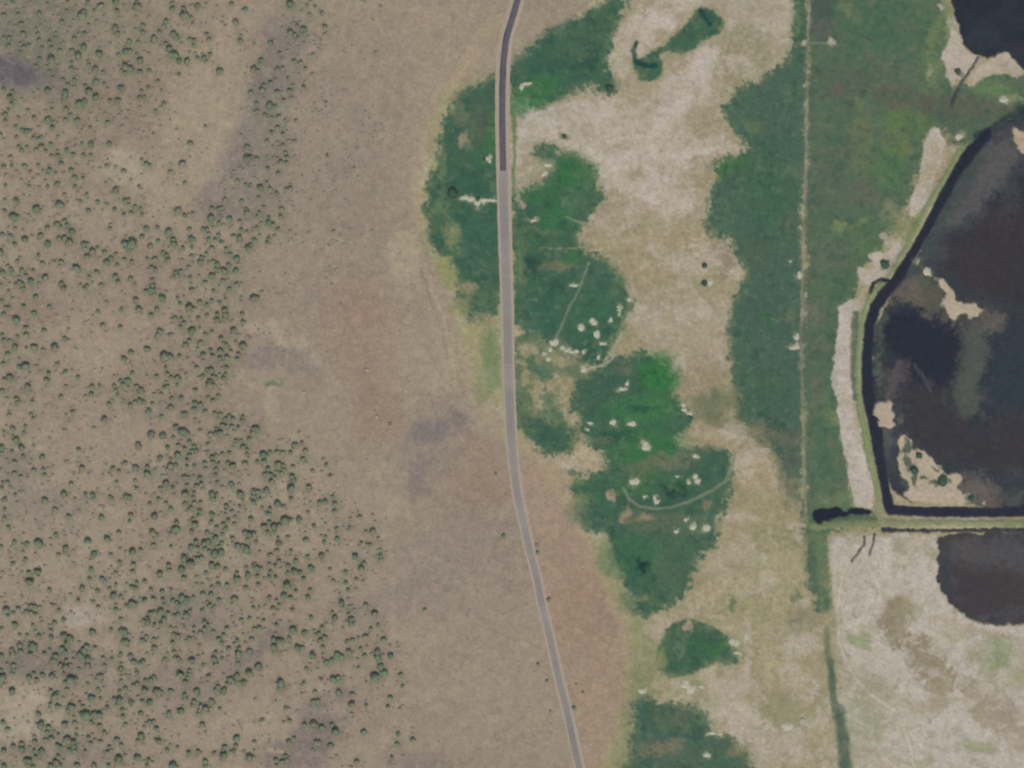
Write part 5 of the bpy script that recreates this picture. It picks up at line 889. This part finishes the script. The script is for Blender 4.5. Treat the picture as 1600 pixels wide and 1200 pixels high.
def plant(name, px, py, r, label, cat, group=None, mat=None, hs=1.0):
    root = bpy.data.objects.new(name, None); COL.objects.link(root); x, y = W(px, py)
    root.location = (x, y, zat(px, py)); root.rotation_euler = (0, 0, R.uniform(0, 6.28))
    c = bpy.data.objects.new('crown', protos[int(R.integers(7))]); COL.objects.link(c); c.parent = root
    rm = r * S * 1.12; c.scale = (rm * R.uniform(.92, 1.12), rm * R.uniform(.9, 1.1), rm * R.uniform(.8, 1.15) * hs)
    if mat:
        c.data = c.data.copy(); c.data.materials.clear(); c.data.materials.append(mat)
    t = bpy.data.objects.new('trunk', trunk); COL.objects.link(t); t.parent = root; t.scale = (rm, rm, rm * hs)
    return tag(root, label, cat, group)
ROWS = ['along top edge', 'in upper quarter', 'above mid height', 'just above mid height', 'just below mid height', 'in lower middle', 'in lower quarter', 'along bottom edge']
COLS = ['by left edge', 'near left edge', 'left of belt centre', 'in belt centre', 'right of belt centre', 'on right fringe of belt', 'on outer right fringe']
cells_t = {}
for t in big: cells_t.setdefault((min(7, int(t[1] // 150)), min(6, int(t[0] // 100))), []).append(t)
seen = set()
for (rw, cl_), L in sorted(cells_t.items()):
    where = ROWS[rw] + ', ' + COLS[cl_]; L = sorted(L, key=lambda t: -t[2]); main = L[0]; left = list(L); lab = {}
    def take(t, s_): lab[id(t)] = s_; left.remove(t)
    take(main, 'broadest dark green juniper')
    for s_, key in (('topmost big juniper', lambda t: t[1]), ('lowest big juniper', lambda t: -t[1]), ('leftmost big juniper', lambda t: t[0]), ('rightmost big juniper', lambda t: -t[0])):
        if left: take(min(left, key=key), s_)
    left.sort(key=lambda t: math.hypot(t[0] - main[0], t[1] - main[1])); cnt = {}
    for t in list(left):
        dx, dy = t[0] - main[0], t[1] - main[1]
        d = ('above' if dy < 0 else 'below') if abs(dy) > abs(dx) else ('left of' if dx < 0 else 'right of')
        cnt[d] = cnt.get(d, 0) + 1
        take(t, ['nearest', 'second', 'third', 'fourth', 'fifth', 'sixth', 'seventh', 'eighth'][min(cnt[d], 8) - 1] + ' big juniper ' + d + ' the broadest')
    for t in L: plant('juniper_tree', *t, lab[id(t)] + ' ' + where, 'tree', GROUP_T)
def scatter(name, items, geos, mat, label, hz=1.0):
    co = []; tr = []; tint = []; n0 = 0
    for (px, py, r_) in items:
        v, f = geos[int(R.integers(len(geos)))]; a = R.uniform(0, 6.28); c, s_ = math.cos(a), math.sin(a); rm = r_ * S * 1.10
        q = v @ np.array([[c, s_, 0], [-s_, c, 0], [0, 0, 1]]) * [rm * R.uniform(.85, 1.1), rm * R.uniform(.85, 1.1), rm * R.uniform(.8, 1.1) * hz]
        x, y = W(px, py); q += [x, y, zat(px, py)]
        co.append(q); tr.append(f + n0); n0 += len(v); tint.append(np.full(len(v), R.random(), np.float32))
    o = mesh_np(name, np.concatenate(co), None, np.concatenate(tr), mat, smooth=False)
    a = o.data.attributes.new('tint', 'FLOAT', 'POINT'); a.data.foreach_set('value', np.concatenate(tint))
    return tag(o, label, kind='stuff')
g_small = [crown_geo(1, 30, 400 + k, .42) for k in range(6)]
scatter('smaller_junipers', [t for t in rest if t[2] >= 3.25], g_small, m_leaf, 'smaller junipers scattered between the big ones on the plain')
scatter('desert_brush', [t for t in rest if t[2] < 3.25], g_small, m_brush, 'small olive-brown brush clumps scattered among the junipers', .8)
g_tiny = [crown_geo(0, 6, 500 + k, .6) for k in range(5)]
tx = np.array([t[0] for t in uniq]); ty = np.array([t[1] for t in uniq])
low = []
while len(low) < 3600:
    px, py = R.uniform(-15, 900), R.uniform(-15, 1215)
    i = min(NX - 1, np.searchsorted(GX, px)); j = min(NY - 1, np.searchsorted(GY, py))
    if EAST[j, i] > .3 or dr[j, i] < 16: continue
    d = np.hypot(tx - px, ty - py); near = (d < 26).sum()
    p = .10 + .22 * min(near, 4) + (.35 if 430 < px < 600 and 60 < py < 440 else 0)
    if d.min() < 4 or R.random() > p * (1 + MID[j, i]): continue
    low.append((px, py, R.uniform(.7, 1.7) if near < 2 else R.uniform(1.0, 2.5)))
scatter('sagebrush', low, g_tiny, m_scrub, 'low brownish sagebrush clumps over the dry plain', .55)

for px, py, r_, lb in [(787, 838, 4, 'lone dark shrub left of the road below the middle of the photo'), (840, 864, 3.4, 'lower of two small shrubs right of the road bend'),
        (839, 852, 2.6, 'upper, fainter of two small shrubs right of the road bend'), (857, 937, 3.6, 'lone dark shrub close to the right side of the lower road'),
        (841, 1038, 3, 'faint shrub left of the lower road, above another'), (855, 1064, 2.8, 'small shrub touching the left shoulder of the lower road'),
        (897, 1106, 3.6, 'dark shrub right of the road where the pale ridge begins'), (860, 1112, 2.6, 'reddish small shrub left of the lowest road stretch'),
        (911, 1082, 2.6, 'small shrub right of the road above the darkest lower one'), (900, 1069, 2.2, 'tiny grey-green shrub right of the lower road'),
        (664, 952, 3, 'lone shrub on the open plain in the lower middle'), (775, 741, 2.8, 'small reddish shrub left of the road below the marker spot'), (609, 662, 2.6, 'tiny shrub beside a pale stone on the plain')]:
    plant('desert_shrub', px, py, r_, lb, 'shrub', 'lone shrubs near the road', m_scrub if 'reddish' in lb else None, .8)
for px, py, r_, lb in [(708, 302, 8, 'dark round willow bush left of the white patch west of the road'), (747, 311, 3.6, 'small dark pit in the white patch beside the road, shaped as a bush'),  # second entry: a bush crown stands in for a dark pit
        (757, 249, 2.6, 'tiny dark bush by a white spot near the road'), (1101, 415, 4.2, 'dark bush beside a pale spot on the tan bare ground'),
        (1101, 443, 5, 'dark bush left of the white mound on the tan flat'), (882, 214, 4, 'lone bush on the pale alkali flat'), (953, 139, 6, 'bush at the right corner of the upper meadow wedge'),
        (1382, 414, 7, 'round bush in the lobed mud flat by the canal'), (1497, 112, 5, 'dark bush on the bare shore of the upper pond'), (1437, 712, 5, 'dark bush clump inside the hooked mud spit'),
        (1428, 735, 6, 'long dark bush clump on the left arm of the hooked spit'), (1472, 752, 8, 'widest dark bush clump on the hooked mud spit'), (1518, 779, 5, 'dark bush at the right end of the hooked spit')]:
    plant('willow_bush', px, py, r_, lb, 'bush', 'dark bushes in the marsh', m_bush, .7)

# ------------------------------------------------------------------ white mineral mounds and pale stones
def mound(px, py, parts, label, h=.5):
    r = np.random.default_rng(int(px * 7 + py)); co = []; tr = []; n0 = 0
    z0 = zat(px, py)
    for k, (dx, dy, rx, ry, rot) in enumerate(parts):
        K = 18; rings = (.25, .5, .75, .92, 1.06); c, s_ = math.cos(math.radians(rot)), math.sin(math.radians(rot))
        ol = 1 + .16 * np.convolve(np.tile(r.normal(size=K), 3), [.3, .5, .3], 'same')[K:2 * K] + .1 * r.normal(size=K)
        v = [(0, 0, h)]
        for g, q in enumerate(rings):
            for i in range(K):
                a = i * 2 * math.pi / K; u = q * ol[i] * rx * math.cos(a); w_ = q * ol[i] * ry * math.sin(a)
                v.append((u * c - w_ * s_, u * s_ + w_ * c, (h * (1 - q ** 2.5) + r.uniform(-.1, .12) * h) if g < 4 else -.35))
        v = np.array(v); v[:, 0] = (v[:, 0] + dx) * S; v[:, 1] = (v[:, 1] - dy) * S; v[:, 2] += .1 + .013 * k
        f = [(0, 1 + i, 1 + (i + 1) % K) for i in range(K)]
        for g in range(len(rings) - 1):
            for i in range(K):
                a0 = 1 + g * K + i; a1 = 1 + g * K + (i + 1) % K; f += [(a0, a0 + K, a1 + K), (a0, a1 + K, a1)]
        co.append(v); tr.append(np.array(f) + n0); n0 += len(v)
    o = mesh_np('mineral_mound', np.concatenate(co), None, np.concatenate(tr), m_crust, smooth=False)
    x, y = W(px, py); o.location = (x, y, z0)
    return tag(o, label, 'mineral mound', 'white mineral mounds in the marsh')
for px, py, parts, lb in MOUNDS:
    mound(px, py, parts, lb, .3 if 'dull' in lb or 'faint' in lb else .5)
for px, py, r_, lb in [(573, 578, 3, 'upright pale stone alone on the reddish plain'), (589, 651, 2.6, 'small round pale stone on the plain left of the grey stain'),
        (475, 613, 2.8, 'pale stone right of the green mat on the plain'), (609, 666, 2, 'pale stone beside a tiny shrub on the plain'), (1254, 1124, 3, 'small white stone on the dry grassland')]:
    r = np.random.default_rng(int(px)); v, f = ico(2)
    v = v * (1 + r.uniform(-.18, .18, len(v)))[:, None] * [r_ * S, r_ * S * r.uniform(.7, 1), r_ * S * .6]
    o = mesh_np('boulder', v, None, f, m_rock, smooth=False); x, y = W(px, py); o.location = (x, y, zat(px, py) + .2)
    tag(o, lb, 'stone', 'pale stones')
